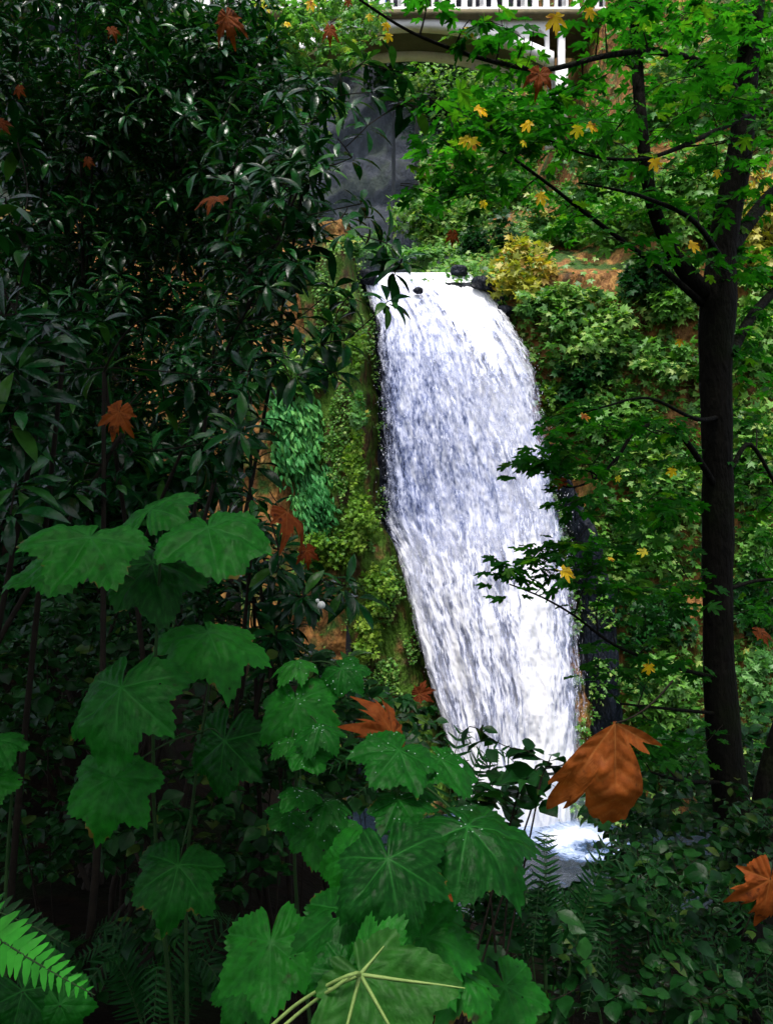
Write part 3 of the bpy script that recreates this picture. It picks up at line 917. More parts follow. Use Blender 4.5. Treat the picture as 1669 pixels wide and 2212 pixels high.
class Branches:
    """grows twigs from the nearest existing wood to each target"""
    def __init__(self):
        self.P, self.r, self.mb = [], [], MB()

    def stem(self, pts, rad, sides=8, sub=4, keep=True):
        pts = np.asarray(pts, float); n = len(pts)
        t = np.linspace(0, n - 1, (n - 1) * sub + 1)
        # Catmull-Rom
        i = np.clip(np.floor(t).astype(int), 0, n - 2); f = (t - i)[:, None]
        g_ = lambda k: pts[np.clip(k, 0, n - 1)]
        p0, p1, p2, p3 = g_(i - 1), g_(i), g_(i + 1), g_(i + 2)
        q = 0.5 * (2 * p1 + (p2 - p0) * f + (2 * p0 - 5 * p1 + 4 * p2 - p3) * f ** 2 + (3 * p1 - p0 - 3 * p2 + p3) * f ** 3)
        rr = np.interp(t, np.arange(n), rad)
        if keep:
            self.P += list(q); self.r += list(rr)
        return q, rr

    def grow(self, targets, r_tip=0.002, r_max=0.01, sag=0.1, sides=5, seg=6):
        tips = []
        T_ = np.asarray(targets)
        P0 = np.array(self.P)
        d0 = np.array([np.min(np.linalg.norm(P0 - t, axis=1)) for t in T_])
        for k in np.argsort(d0):
            t = T_[k]
            P_ = np.array(self.P)
            dd = np.linalg.norm(P_ - t, axis=1) + 0.6 * np.clip(P_[:, 2] - t[2], 0, None)
            j = int(np.argmin(dd))
            a = P_[j]; L = np.linalg.norm(t - a)
            if L < 1e-3:
                tips.append((k, t, np.array([0, 0, 1.0]))); continue
            m = (a + t) / 2 + rng.normal(0, 0.10 * L, 3) + np.array([0, 0, sag * L])
            s = np.linspace(0, 1, seg)[:, None]
            q = a * (1 - s) ** 2 + 2 * m * s * (1 - s) + t * s ** 2
            ra = min(self.r[j] * 0.75, r_max, r_tip + 0.006 * L + 0.002)
            rr = np.linspace(max(ra, r_tip), r_tip, seg)
            self.mb.tube(q, rr, sides)
            self.P += list(q[1:]); self.r += list(rr[1:])
            tips.append((k, t, nrm(q[-1] - q[-2])))
        return tips


# ------------------------------------------------------------------ bridge over the stream above the falls
BD = 38.0
def bx(px): return (px - CX) / F * BD
def bz(py): return 11.0 + (CY - py) / F * BD
XA, XB = bx(598), bx(1196)
br = thing('arch_bridge', 'white concrete arch footbridge with balustrade high above the falls', 'bridge', ((XA + XB) / 2, BD, bz(138)))
y0, y1 = BD, BD + 3.0
zc, zs_ = bz(56), bz(138)       # crown and springing of the arch soffit
ang = np.linspace(-1, 1, 41)
ax = (XA + XB) / 2 + ang * (XB - XA) / 2
az = zs_ + (zc - zs_) * (1 - ang ** 2)
th_ = 0.36 + 0.22 * ang ** 2      # ring depth
mb = MB()
n = len(ax)
v = []
for i in range(n):
    for yy in (y0, y0 + 0.55):
        v += [(ax[i], yy, az[i]), (ax[i], yy, az[i] + th_[i])]
v = np.array(v)
f = []
for i in range(n - 1):
    a, b = i * 4, i * 4 + 4
    f += [(a, b, b + 1, a + 1), (a + 2, a + 3, b + 3, b + 2), (a, a + 2, b + 2, b), (a + 1, b + 1, b + 3, a + 3)]
mb.add(v, np.array(f)); mb.build('arch_rib', M['concrete'], br)
mb = MB(); v2 = v.copy(); v2[:, 1] += 2.45
mb.add(v2, np.array(f)); mb.build('arch_rib', M['concrete'], br)
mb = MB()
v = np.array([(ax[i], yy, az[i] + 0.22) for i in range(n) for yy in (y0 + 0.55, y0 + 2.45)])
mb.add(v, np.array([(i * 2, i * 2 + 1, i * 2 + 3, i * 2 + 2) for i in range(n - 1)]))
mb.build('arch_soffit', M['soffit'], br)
zd = bz(40)
mb = MB(); mb.box(XA - 6, XB + 8, y0 - 0.30, y1 + 0.30, zd, zd + 0.26); mb.build('deck_ledge', M['ledge'], br)
mb = MB(); mb.box(XA - 6, XB + 8, y0 - 0.16, y1 + 0.16, zd + 0.262, zd + 0.45); mb.build('plinth', M['concrete'], br)
# spandrel arcade: small arches between the big arch and the deck
def arch_panel(mb, x0, x1, zt, zb, y, t, w, h):
    """wall x0..x1, zb..zt with one round-headed opening of width w, head at h above zb"""
    xm = (x0 + x1) / 2
    k = np.linspace(math.pi, 0, 11)
    ox = xm + np.cos(k) * w / 2; oz = zb + h - w / 2 + np.sin(k) * w / 2
    for yy, fl in ((y, 1), (y + t, -1)):
        top = np.stack([ox, np.full(11, yy), np.full(11, zt)], -1); bot = np.stack([ox, np.full(11, yy), oz], -1)
        V = np.concatenate([top, bot]); Fq = np.array([(i, 11 + i, 12 + i, i + 1) for i in range(10)])
        mb.add(V, Fq if fl > 0 else Fq[:, ::-1])
        for a, b in ((x0, xm - w / 2), (xm + w / 2, x1)):
            mb.add([(a, yy, zb), (b, yy, zb), (b, yy, zt), (a, yy, zt)], [(0, 1, 2, 3)])
    # reveal
    V = np.array([(ox[i], yy, oz[i]) for i in range(11) for yy in (y, y + t)])
    mb.add(V, [(2 * i, 2 * i + 1, 2 * i + 3, 2 * i + 2) for i in range(10)])
    for xx in (xm - w / 2, xm + w / 2):
        mb.add([(xx, y, zb), (xx, y + t, zb), (xx, y + t, zb + h - w / 2), (xx, y, zb + h - w / 2)], [(0, 1, 2, 3)])
    mb.add([(x0, y, zt), (x1, y, zt), (x1, y + t, zt), (x0, y + t, zt)], [(0, 1, 2, 3)])
for yy in (y0 + 0.12, y1 - 0.5):
    for sgn in (-1, 1):
        xm_ = (XA + XB) / 2
        for k in range(3):
            a = xm_ + sgn * (2.9 + k * 1.15); b = xm_ + sgn * (2.9 + (k + 1) * 1.15)
            x0_, x1_ = min(a, b), max(a, b)
            ri = np.interp((x0_ + x1_) / 2 - sgn * 0.5, ax, az + th_) - 0.15
            hh = zd - ri
            mb = MB(); arch_panel(mb, x0_, x1_, zd - 0.002, min(ri, zd - 0.5) - 0.4, yy, 0.3, 0.78, hh - 0.02 if hh > 0.8 else 0.7)
            mb.build('spandrel_arch', M['concrete'], br)
        # solid web near the crown
    mb = MB()
    i0 = np.where(np.abs(ax - (XA + XB) / 2) < 2.9)[0]
    V = np.array([(ax[i], yy, zz) for i in i0 for zz in (az[i] + th_[i] - 0.1, zd - 0.001)])
    mb.add(V, [(2 * i, 2 * i + 2, 2 * i + 3, 2 * i + 1) for i in range(len(i0) - 1)])
    mb.build('spandrel_wall', M['concrete'], br)
# balustrade
zb0, zt0 = zd + 0.45, zd + 1.55
mod = 1.94
x = XA - 4.0
while x < XB + 6:
    for yy in (y0 - 0.05, y1 - 0.15):
        mb = MB(); mb.box(x + 0.0, x + 0.16, yy - 0.03, yy + 0.24, zb0, zt0); mb.build('baluster_post', M['concrete'], br)
        pw = (mod - 0.16 - 0.2) / 3
        for k in range(3):
            mb = MB(); arch_panel(mb, x + 0.16 + k * pw, x + 0.16 + (k + 1) * pw, zt0, zb0, yy, 0.2, 0.25, 0.62 if yy < y1 - 1 else 0.6)
            mb.build('balustrade_panel', M['concrete'], br)
        mb = MB(); mb.box(x + mod - 0.18, x + mod - 0.02, yy + 0.06, yy + 0.14, zb0, zt0); mb.build('dark_slot_bar', M['slot_dark'], br)  # dark bar set in the tall slot to make the opening read dark
    x += mod
mb = MB(); mb.box(XA - 6, XB + 8, y0 - 0.12, y0 + 0.22, zt0 + 0.002, zt0 + 0.16); mb.build('hand_rail', M['concrete'], br)
mb = MB(); mb.box(XA - 6, XB + 8, y1 - 0.22, y1 + 0.12, zt0 + 0.002, zt0 + 0.16); mb.build('hand_rail', M['concrete'], br)
for px0, px1, pyb in ((1207, 1221, 118), (560, 578, 170)):
    for yy in (y0 + 0.1, y1 - 0.5):
        mb = MB(); mb.box(bx(px0), bx(px1), yy, yy + 0.4, bz(pyb) - 3.0, zd - 0.003); mb.build('pier', M['concrete'], br)
        mb = MB(); mb.box(bx(px0) - 0.1, bx(px1) + 0.1, yy - 0.1, yy + 0.5, bz(pyb) - 3.3, bz(pyb) - 0.5); mb.build('pier_foot', M['concrete'], br)

# people leaning behind the balustrade
def person(x, y, z, jacket, trousers, label, turn=0.0):
    root = thing('person', label, 'person', (x, y, z), 'visitors on the bridge')
    def skin(name, verts, edges, radii, mat):
        me = bpy.data.meshes.new(name)
        me.from_pydata(verts, edges, [])
        o = obj(name, me, mat, root)
        sk = o.modifiers.new("skin", 'SKIN')
        for i, r_ in enumerate(radii):
            me.skin_vertices[0].data[i].radius = (r_, r_ * 0.85)
        me.skin_vertices[0].data[0].use_root = True
        ss = o.modifiers.new("sub", 'SUBSURF'); ss.levels = 1; ss.render_levels = 2
        o.rotation_euler = (0, 0, turn)
        return o
    body = [(0, 0, 0.95), (0, 0, 1.2), (0, 0, 1.42), (0, 0, 1.52), (0, -0.01, 1.62), (0, -0.01, 1.72),
            (0.1, 0, 0.9), (0.12, -0.02, 0.5), (0.12, 0.0, 0.1), (0.12, -0.12, 0.04), (-0.1, 0, 0.9), (-0.12, -0.02, 0.5), (-0.12, 0.0, 0.1), (-0.12, -0.12, 0.04),
            (0.19, 0, 1.42), (0.25, 0.02, 1.15), (0.2, -0.18, 1.08), (0.16, -0.27, 1.1), (-0.19, 0, 1.42), (-0.25, 0.02, 1.15), (-0.2, -0.18, 1.08), (-0.16, -0.27, 1.1)]
    ed = [(0, 1), (1, 2), (2, 3), (3, 4), (4, 5), (0, 6), (6, 7), (7, 8), (8, 9), (0, 10), (10, 11), (11, 12), (12, 13), (2, 14), (14, 15), (15, 16), (16, 17), (2, 18), (18, 19), (19, 20), (20, 21)]
    rad = [0.14, 0.13, 0.14, 0.055, 0.09, 0.08, 0.09, 0.065, 0.05, 0.04, 0.09, 0.065, 0.05, 0.04, 0.065, 0.05, 0.04, 0.03, 0.065, 0.05, 0.04, 0.03]
    skin('body', body, ed, rad, trousers)
    skin('jacket', [(0, 0, 0.92), (0, 0, 1.2), (0, 0, 1.43), (0.2, 0, 1.42), (0.26, 0.02, 1.15), (0.2, -0.17, 1.08), (-0.2, 0, 1.42), (-0.26, 0.02, 1.15), (-0.2, -0.17, 1.08)],
         [(0, 1), (1, 2), (2, 3), (3, 4), (4, 5), (2, 6), (6, 7), (7, 8)], [0.175, 0.16, 0.155, 0.08, 0.062, 0.05, 0.08, 0.062, 0.05], jacket)
    skin('hair', [(0, 0.02, 1.66), (0, 0.01, 1.75)], [(0, 1)], [0.1, 0.085], M['hair'])
    return root


person(bx(826), y0 + 0.62, zd + 0.45, M['jacket'], M['jacket'], 'person in bright blue behind the left end of the white balustrade')
person(bx(1103), y0 + 0.66, zd + 0.45, M['trousers'], M['trousers'], 'person in dark clothing behind the right end of the white balustrade')

# ------------------------------------------------------------------ plants on the cliffs
def hit_depth(px, py, sheet):
    """nearest vertex of a cliff sheet along the sight line"""
    sx = CX + F * sheet[..., 0] / sheet[..., 1]; sy = CY - F * (sheet[..., 2] - 11) / sheet[..., 1]
    d2 = (sx - px) ** 2 + (sy - py) ** 2 + 3 * np.clip(sheet[..., 1] - 28, 0, 99) ** 2
    k = np.unravel_index(np.argmin(d2), d2.shape)
    return sheet[k]


def cliff_shrub(label, px, py, rx, ry, sheet, mat, n=420, leaf=0.16, group=None, name=None, tm=None, fwd=0.5, stems=5):
    group = group or 'shrubs clinging to the cliffs'; name = name or 'cliff_shrub'
    c = hit_depth(px, py + ry * 0.5, sheet).copy()
    d = c[1] - fwd
    n = int(n * 1.25); leaf = leaf * 1.45
    C_ = at(px, py, d)
    sx, sz = rx / F * d, ry / F * d
    base = np.array([c[0], c[1], c[2]])
    root = thing(name, label, 'shrub', base, group)
    nl = max(5, int(n / 28))
    lob = rng.normal(size=(nl, 3)); lob = nrm(lob) * rng.random((nl, 1)) ** 0.33
    L = C_ + lob * np.array([sx, min(sx, 0.8), sz]) * 0.85
    k = rng.integers(0, nl, n)
    r_ = nrm(rng.normal(size=(n, 3))) * (0.35 + 0.65 * rng.random((n, 1))) * np.array([sx, 0.7 * sx, sz]) * 0.38
    pos = L[k] + r_
    T = nrm(r_ + np.array([0, -0.2, -0.25]) * sx * 0.4 + 0.3 * rng.normal(size=(n, 3)) * sx * 0.4)
    Nn = nrm(np.array([0, -0.55, 0.9]) + 0.45 * rng.normal(size=(n, 3)))
    if tm:
        T = nrm(np.array([0.35, -0.35, -0.9]) + 0.35 * rng.normal(size=(n, 3))); Nn = nrm(np.array([0.1, -1, 0.5]) + 0.4 * rng.normal(size=(n, 3))); leaf = leaf * 1.7
    mb = MB()
    tm = tm or LB
    var = rng.integers(0, len(tm), n)
    tint = (0.75 * rng.random(nl)[k] + 0.3 * rng.random(n)) % 1.0
    for i in range(len(tm)):
        m_ = var == i
        scatter(mb, tm[i], pos[m_], T[m_], Nn[m_], leaf * (0.6 + 0.8 * rng.random(m_.sum())), tint[m_])
    tag(mb.build('crown', mat, root), kind='stuff')
    mb = MB()
    for i in range(min(stems, nl)):
        s = np.linspace(0, 1, 5)[:, None]
        mb.tube(base * (1 - s) + L[i] * s + np.array([0, 0, 0.15]) * s * (1 - s), np.linspace(0.03, 0.008, 5), 5)
    mb.build('stem', M['twig'], root)
    return root


G, YL, TE, PM_, LI = M['cliff_leaf'], M['cliff_yellow'], M['cliff_teal'], M['pale_maple'], M['lime']
SHR = [
    ('yellow green fern bush just right of the waterfall lip', 1130, 590, 70, 75, PR, YL, 500, 0.15),
    ('small bright green shrub below the yellow bush beside the waterfall lip', 1145, 650, 48, 28, PR, PM_, 260, 0.13),
    ('wide leafy shrub hanging over the cliff right of the waterfall', 1270, 710, 120, 95, PR, G, 1000, 0.15),
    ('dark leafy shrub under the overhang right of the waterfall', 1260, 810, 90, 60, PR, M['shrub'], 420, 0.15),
    ('round green shrub on the bank above the waterfall lip', 950, 470, 110, 80, PR, G, 900, 0.16),
    ('pale green shrub on the low bank directly behind the lip', 900, 548, 90, 28, PR, PM_, 420, 0.13),
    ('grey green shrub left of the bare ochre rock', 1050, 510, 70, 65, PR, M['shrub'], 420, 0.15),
    ('tall pale shrub on the bank under the right end of the bridge', 1150, 300, 130, 110, PR, PM_, 1100, 0.17),
    ('green shrub on the bank under the bridge arch', 980, 190, 130, 70, PR, G, 800, 0.17),
    ('dense shrub on the bank between the arch and the ochre rock', 1000, 330, 110, 70, PR, G, 800, 0.17),
    ('leafy shrub behind the thin left fork of the near tree', 1330, 330, 120, 110, PR, PM_, 1000, 0.17),
    ('leafy shrub high on the right bank behind the forked trunk', 1480, 200, 120, 130, PR, PM_, 900, 0.17),
    ('shrub at the upper right edge beyond the trunk', 1630, 150, 90, 150, PR, G, 800, 0.17),
    ('yellowish shrub at the right edge beside the fork', 1640, 480, 70, 120, PR, YL, 500, 0.16),
    ('green shrub on the cliff between the fork and the ochre rock', 1420, 450, 90, 70, PR, G, 600, 0.16),
    ('shrub right of the trunk at the height of the waterfall lip', 1640, 720, 70, 110, PR, G, 700, 0.16),
    ('bright green shrub right of the trunk at mid height', 1640, 970, 80, 130, PR, G, 900, 0.16),
    ('large green shrub left of the trunk at mid height', 1420, 1020, 120, 130, PR, G, 1300, 0.15),
    ('green shrub hanging on the cliff left of the trunk below mid height', 1380, 1180, 110, 90, PR, G, 800, 0.15),
    ('small shrub on the ledge between waterfall and trunk', 1440, 780, 70, 50, PR, G, 400, 0.15),
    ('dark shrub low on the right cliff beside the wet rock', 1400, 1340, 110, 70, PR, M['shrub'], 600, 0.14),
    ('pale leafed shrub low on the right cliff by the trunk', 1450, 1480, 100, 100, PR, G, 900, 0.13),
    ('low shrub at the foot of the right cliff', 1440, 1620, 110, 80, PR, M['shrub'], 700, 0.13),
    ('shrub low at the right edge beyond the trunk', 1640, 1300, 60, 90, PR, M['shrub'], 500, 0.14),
    ('pale speckled shrub at the right edge near the foot of the cliff', 1640, 1470, 60, 90, PR, PM_, 450, 0.12),
    ('long teal green fern curtain on the left cliff', 640, 950, 62, 110, PL, TE, 1900, 0.12, None, None, RH),
    ('teal green fern patch above the folded brown leaf', 685, 1085, 52, 80, PL, TE, 1100, 0.11, None, None, RH),
    ('small teal fern tuft at the top of the fern curtain', 600, 880, 40, 50, PL, TE, 500, 0.11, None, None, RH),
    ('green shrub at the top of the left cliff under the dark leaves', 620, 800, 70, 60, PL, G, 500, 0.14),
    ('lime green moss fern on the left cliff near the water', 765, 990, 26, 90, PB, LI, 560, 0.08),
    ('lime green fern patch on the rock below the folded brown leaf', 690, 1190, 70, 45, PL, LI, 520, 0.10),
    ('lime moss cushion on the rock rib just below the lip', 765, 760, 28, 60, PB, LI, 420, 0.08),
    ('lime moss cushion beside the small step in the water', 775, 1130, 40, 70, PB, LI, 640, 0.08),
    ('lime moss cushion low on the rock rib', 815, 1270, 40, 60, PB, LI, 420, 0.08),
    ('teal fern tuft between the fern curtain and the rock rib', 715, 1040, 36, 70, PL, TE, 500, 0.10, None, None, RH),
    ('small fern tuft on the rock rib beside the water', 775, 890, 24, 50, PB, PM_, 240, 0.09),
    ('pale grassy tuft low on the left cliff', 790, 1390, 40, 50, PB, LI, 420, 0.09),
    ('pale bush above the bare ochre rock', 1200, 470, 90, 60, PR, PM_, 700, 0.15),
    ('green bush between the bare ochre rock and the near tree fork', 1340, 470, 100, 70, PR, G, 800, 0.15),
    ('dark bush right of the bare ochre rock', 1400, 600, 70, 60, PR, M['shrub'], 500, 0.15),
    ('bush behind the pale shrub above the lip', 1080, 420, 90, 60, PR, G, 700, 0.16),
    ('low bush along the left foot of the bare ochre rock', 1230, 640, 70, 30, PR, G, 400, 0.14),
    ('green bush hanging low right of the falls', 1330, 900, 90, 70, PR, G, 800, 0.14),
    ('mossy bush hanging beside the right edge of the falling water', 1215, 870, 45, 60, PR, LI, 500, 0.11),
    ('leafy bush on the cliff right of the trunk near the ochre patch', 1640, 1180, 60, 70, PR, G, 600, 0.14),
    ('rounded bush on the bank behind the left fork of the near tree', 1290, 420, 80, 45, PR, PM_, 520, 0.15),
    ('spreading bush on the bank right of the yellow bush', 1250, 510, 90, 28, PR, G, 420, 0.14),
    ('tall bush behind the main trunk above the fork', 1500, 420, 90, 120, PR, G, 900, 0.16),
    ('bush behind the trunk just under the fork', 1470, 640, 70, 70, PR, G, 560, 0.15),
    ('low green cover at the left edge of the lip', 760, 535, 40, 30, PL, PM_, 200, 0.12),
]
for a in SHR:
    cliff_shrub(*a)

# low plants covering the rock: nobody could count them
mb = MB()
def cover(sheet, n, keep, leaf, tm=LB):
    fl = sheet.reshape(-1, 3)
    p = fl[rng.integers(0, len(fl), n)] + rng.normal(0, 0.12, (n, 3))
    px = CX + F * p[:, 0] / p[:, 1]; py = CY - F * (p[:, 2] - 11) / p[:, 1]
    k = keep(px, py, p)
    p = p[k]; p[:, 1] -= 0.15
    nn_ = len(p)
    scatter(mb, tm[0], p, nrm(np.array([0, -0.5, -0.6]) + 0.6 * rng.normal(size=(nn_, 3))), nrm(np.array([0, -0.6, 0.8]) + 0.4 * rng.normal(size=(nn_, 3))), leaf * (0.5 + rng.random(nn_)), rng.random(nn_))
cover(PR, 60000, lambda px, py, p: (N1.fbm(p[:, 0] * 0.55, p[:, 2] * 0.5, 1.7, 3) > -0.16) & ~((px > 1170) & (px < 1340) & (py > 530) & (py < 630) & (rng.random(len(px)) < 0.85)) & (px > 820) & (px < 1720), 0.19)
cover(PL, 14000, lambda px, py, p: (N1.fbm(p[:, 0] * 0.7, p[:, 2] * 0.5, 4.7, 3) > 0.05) & (px > 380) & (py > 640), 0.11)
cover(PM, 24000, lambda px, py, p: (p[:, 2] > 20.1) & (p[:, 1] > 31.7), 0.17)
cover(PW, 3500, lambda px, py, p: (N1.fbm(p[:, 0] * 1.3, p[:, 2] * 0.8, 2.7, 3) > 0.02) & (px > 1270), 0.10)
cover(PB, 20000, lambda px, py, p: (N1.fbm(p[:, 0] * 1.3, p[:, 2] * 0.8, 6.7, 3) > 0.0) & (py < 1500), 0.08)
o = mb.build('cliff_ground_cover', M['cliff_leaf'])
tag(o, 'small ferns and low leafy cover growing over the cliffs', 'ground cover', kind='stuff')

# ------------------------------------------------------------------ hillside trees behind the bridge
def far_tree(label, px, py, d, rx, ry, mat, n=2200, leaf=0.45):
    C_ = at(px, py, d); sx, sz = rx / F * d, ry / F * d
    base = np.array([C_[0], d, 14.0 if d > 60 else C_[2] - sz * 1.8])
    root = thing('hillside_tree', label, 'tree', base, 'trees on the hillside behind the bridge')
    nl = 34
    L = C_ + nrm(rng.normal(size=(nl, 3))) * rng.random((nl, 1)) ** 0.4 * np.array([sx, sx, sz]) * 0.8
    k = rng.integers(0, nl, n)
    r_ = nrm(rng.normal(size=(n, 3))) * (0.3 + 0.7 * rng.random((n, 1))) * np.array([sx, sx, sz]) * 0.33
    mb = MB()
    scatter(mb, LB[0], L[k] + r_, nrm(r_ + 0.4 * rng.normal(size=(n, 3))), nrm(np.array([0, -0.6, 0.8]) + 0.5 * rng.normal(size=(n, 3))), leaf * (0.6 + 0.8 * rng.random(n)), rng.random(nl)[k])
    tag(mb.build('crown', mat, root), kind='stuff')
    mb = MB()
    s = np.linspace(0, 1, 6)[:, None]
    mb.tube(base * (1 - s) + C_ * s, np.linspace(0.35, 0.1, 6), 7)
    for i in range(8):
        mb.tube(C_ * (1 - s) + L[i] * s, np.linspace(0.1, 0.03, 6), 5)
    mb.build('trunk', M['bark'], root)
far_tree('tall green tree rising behind the left end of the bridge', 560, -60, 58, 190, 190, M['pale_maple'])
far_tree('green tree rising behind the middle of the bridge', 900, -120, 62, 180, 160, M['cliff_leaf'])
far_tree('green tree rising behind the right end of the bridge', 1260, -60, 60, 190, 210, M['cliff_leaf'])
far_tree('broad tree on the hillside at the upper right', 1560, 0, 52, 220, 260, M['cliff_leaf'])
far_tree('shaded tree in the basin under the bridge arch', 980, 230, 66, 150, 130, M['shrub'], 1800)
far_tree('dim tree in the basin under the left half of the arch', 850, 150, 64, 90, 70, M['shrub'], 1000, 0.35)
far_tree('small dim tree at the foot of the basin wall behind the lip', 800, 545, 60, 60, 40, M['cliff_leaf'], 700, 0.3)

# ------------------------------------------------------------------ near maple tree on the right
def stem_px(B, pts, sides=10, sub=6):
    """pts: (px, py, depth, width in px)"""
    p = np.array([at(a, b, c) for a, b, c, w in pts]); r = np.array([w / 2 / F * c for a, b, c, w in pts])
    return B.stem(p, r, sides, sub)


TD = 4.6
tb = at(1592, 2000, TD)
tb[2] = ground_z(tb[0], tb[1])
maple = thing('maple_tree', 'dark forked maple trunk with green and yellow leaves on the right', 'tree', tb)
B = Branches()
q, rr = stem_px(B, [(1600, 2250, TD, 118), (1590, 1900, TD, 104), (1578, 1740, TD, 92), (1562, 1600, TD, 80), (1553, 1400, TD, 72), (1550, 1200, TD, 70), (1548, 1000, TD, 71), (1546, 800, TD, 74), (1550, 640, TD, 84), (1562, 500, TD, 66), (1588, 360, TD, 56), (1610, 170, TD, 50), (1636, -20, TD, 44), (1650, -160, TD, 36)])
rr = rr * 0.92 * (1 + 0.16 * N1.fbm(q[:, 2] * 3, q[:, 2] * 0 + 2, 0, 3))
q = q + np.stack([0.03 * N1.fbm(q[:, 2] * 1.3, q[:, 2] * 0 + 5, 0, 3), 0 * q[:, 2], 0 * q[:, 2]], -1)
MB().tube(q, rr, 14).build('trunk', M['bark'], maple, smooth_=True)
limbs = [
    [(1530, 640, TD, 44), (1490, 600, TD - .05, 40), (1445, 530, TD - .1, 34), (1408, 440, TD - .15, 30), (1388, 310, TD - .2, 28), (1376, 150, TD - .2, 26), (1370, -20, TD - .2, 23), (1366, -140, TD - .2, 18)],
    [(1520, 660, TD, 17), (1440, 590, TD - .2, 13), (1350, 525, TD - .4, 11), (1250, 450, TD - .6, 9), (1180, 395, TD - .7, 7), (1090, 330, TD - .8, 7), (1010, 285, TD - .9, 5)],
    [(1575, 540, TD, 36), (1620, 475, TD + .2, 30), (1665, 420, TD + .3, 27), (1730, 360, TD + .4, 22)],
    [(1580, 760, TD, 26), (1625, 680, TD + .3, 22), (1690, 610, TD + .5, 16)],
    [(1605, 215, TD, 22), (1530, 145, TD - .3, 17), (1420, 112, TD - .6, 14), (1310, 120, TD - .9, 12), (1180, 150, TD - 1.1, 11), (1070, 134, TD - 1.3, 9), (960, 100, TD - 1.4, 8), (870, 60, TD - 1.5, 6), (770, -5, TD - 1.6, 5)],
    [(1640, 235, TD - .1, 14), (1560, 275, TD - .5, 12), (1450, 325, TD - .8, 10), (1370, 345, TD - 1, 8), (1270, 335, TD - 1.1, 6), (1180, 300, TD - 1.2, 5)],
    [(1548, 1060, TD, 17), (1510, 995, TD - .2, 14), (1470, 943, TD - .3, 12), (1420, 918, TD - .4, 10), (1370, 932, TD - .5, 9), (1335, 985, TD - .6, 7), (1290, 1030, TD - .7, 6), (1240, 1052, TD - .8, 4), (1195, 1045, TD - .85, 3)],
    [(1552, 1465, TD, 10), (1450, 1440, TD - .3, 8), (1330, 1395, TD - .6, 7), (1240, 1330, TD - .8, 5), (1170, 1290, TD - .9, 4), (1100, 1262, TD - 1, 3)],
    [(1555, 1542, TD, 9), (1450, 1532, TD - .3, 7), (1340, 1520, TD - .5, 4)],
    [(1565, 1690, TD, 10), (1480, 1688, TD - .3, 8), (1405, 1668, TD - .5, 4)],
    [(1575, 590, TD, 14), (1500, 480, TD - .5, 11), (1400, 430, TD - .7, 9), (1330, 410, TD - .9, 6), (1250, 395, TD - 1, 4)],
    [(1555, 900, TD, 12), (1500, 905, TD - .3, 9), (1400, 860, TD - .5, 6), (1300, 880, TD - .7, 4), (1200, 910, TD - .8, 3)],
    [(1580, 1010, TD, 12), (1620, 960, TD + .1, 10), (1680, 1060, TD + .2, 7)],
    [(1580, 1270, TD, 10), (1630, 1255, TD + .1, 8), (1700, 1250, TD + .2, 6)],
    [(1640, 2000, TD + .4, 60), (1642, 1800, TD + .4, 52), (1655, 1680, TD + .4, 44), (1690, 1560, TD + .4, 40)],
]
for L in limbs:
    q, rr = stem_px(B, L, 8, 5)
    MB().tube(q, rr, 8).build('branch', M['bark'], maple, smooth_=True)
# leaf sprays
def spray_targets(regions):
    T_ = []
    for cx, cy, rx, ry, d0, d1, n in regions:
        a = rng.random(n) * 2 * math.pi; r_ = np.sqrt(rng.random(n))
        T_.append(at(cx + rx * r_ * np.cos(a), cy + ry * r_ * np.sin(a), d0 + (d1 - d0) * rng.random(n)))
    return np.concatenate(T_)


regions = [(1470, 80, 200, 90, 3.2, 5.2, 28), (1140, 70, 70, 25, 3.0, 3.4, 6), (1330, 205, 360, 70, 3.0, 5.2, 50), (1090, 230, 200, 40, 2.9, 3.8, 18), (1020, 48, 50, 10, 3.0, 3.1, 3), (960, 5, 130, 6, 3.1, 3.3, 3),
           (1290, 330, 380, 75, 3.0, 5.2, 46), (1040, 300, 140, 40, 3.0, 3.7, 16), (980, 385, 130, 35, 3.2, 4.0, 14), (1180, 430, 250, 50, 3.2, 4.8, 22), (1330, 520, 150, 60, 3.4, 5.0, 10), (1600, 540, 80, 60, 4.6, 5.4, 10), (1590, 330, 110, 300, 3.6, 5.6, 50),
           (1620, 650, 80, 130, 4.6, 5.6, 18), (1270, 915, 130, 35, 3.5, 4.3, 16), (1230, 1000, 120, 25, 3.5, 4.1, 14), (1330, 1130, 150, 60, 3.5, 4.6, 20), (1250, 1200, 110, 35, 3.5, 4.1, 16), (1410, 1000, 120, 120, 3.8, 5.4, 26),
           (1630, 850, 70, 120, 4.6, 5.6, 18), (1630, 1060, 70, 120, 4.6, 5.6, 18), (1450, 1250, 110, 70, 3.8, 5.2, 16), (1320, 1280, 110, 30, 3.6, 4.3, 10), (1380, 1420, 140, 60, 3.7, 4.8, 16), (1440, 1590, 130, 70, 3.8, 5.0, 18),
           (1640, 1300, 50, 120, 4.6, 5.6, 12), (1450, 20, 200, 50, 3.4, 5.2, 26), (1600, 60, 120, 80, 3.8, 5.6, 18), (1420, -330, 480, 240, 3.4, 6.4, 170), (1000, -220, 260, 120, 3.2, 4.6, 40),
           (1100, 1245, 45, 14, 3.55, 3.7, 5), (1130, 992, 35, 10, 3.65, 3.75, 4), (1170, 1190, 45, 12, 3.6, 3.8, 5)]
tips = B.grow(spray_targets(regions), 0.0018, 0.011, 0.06)

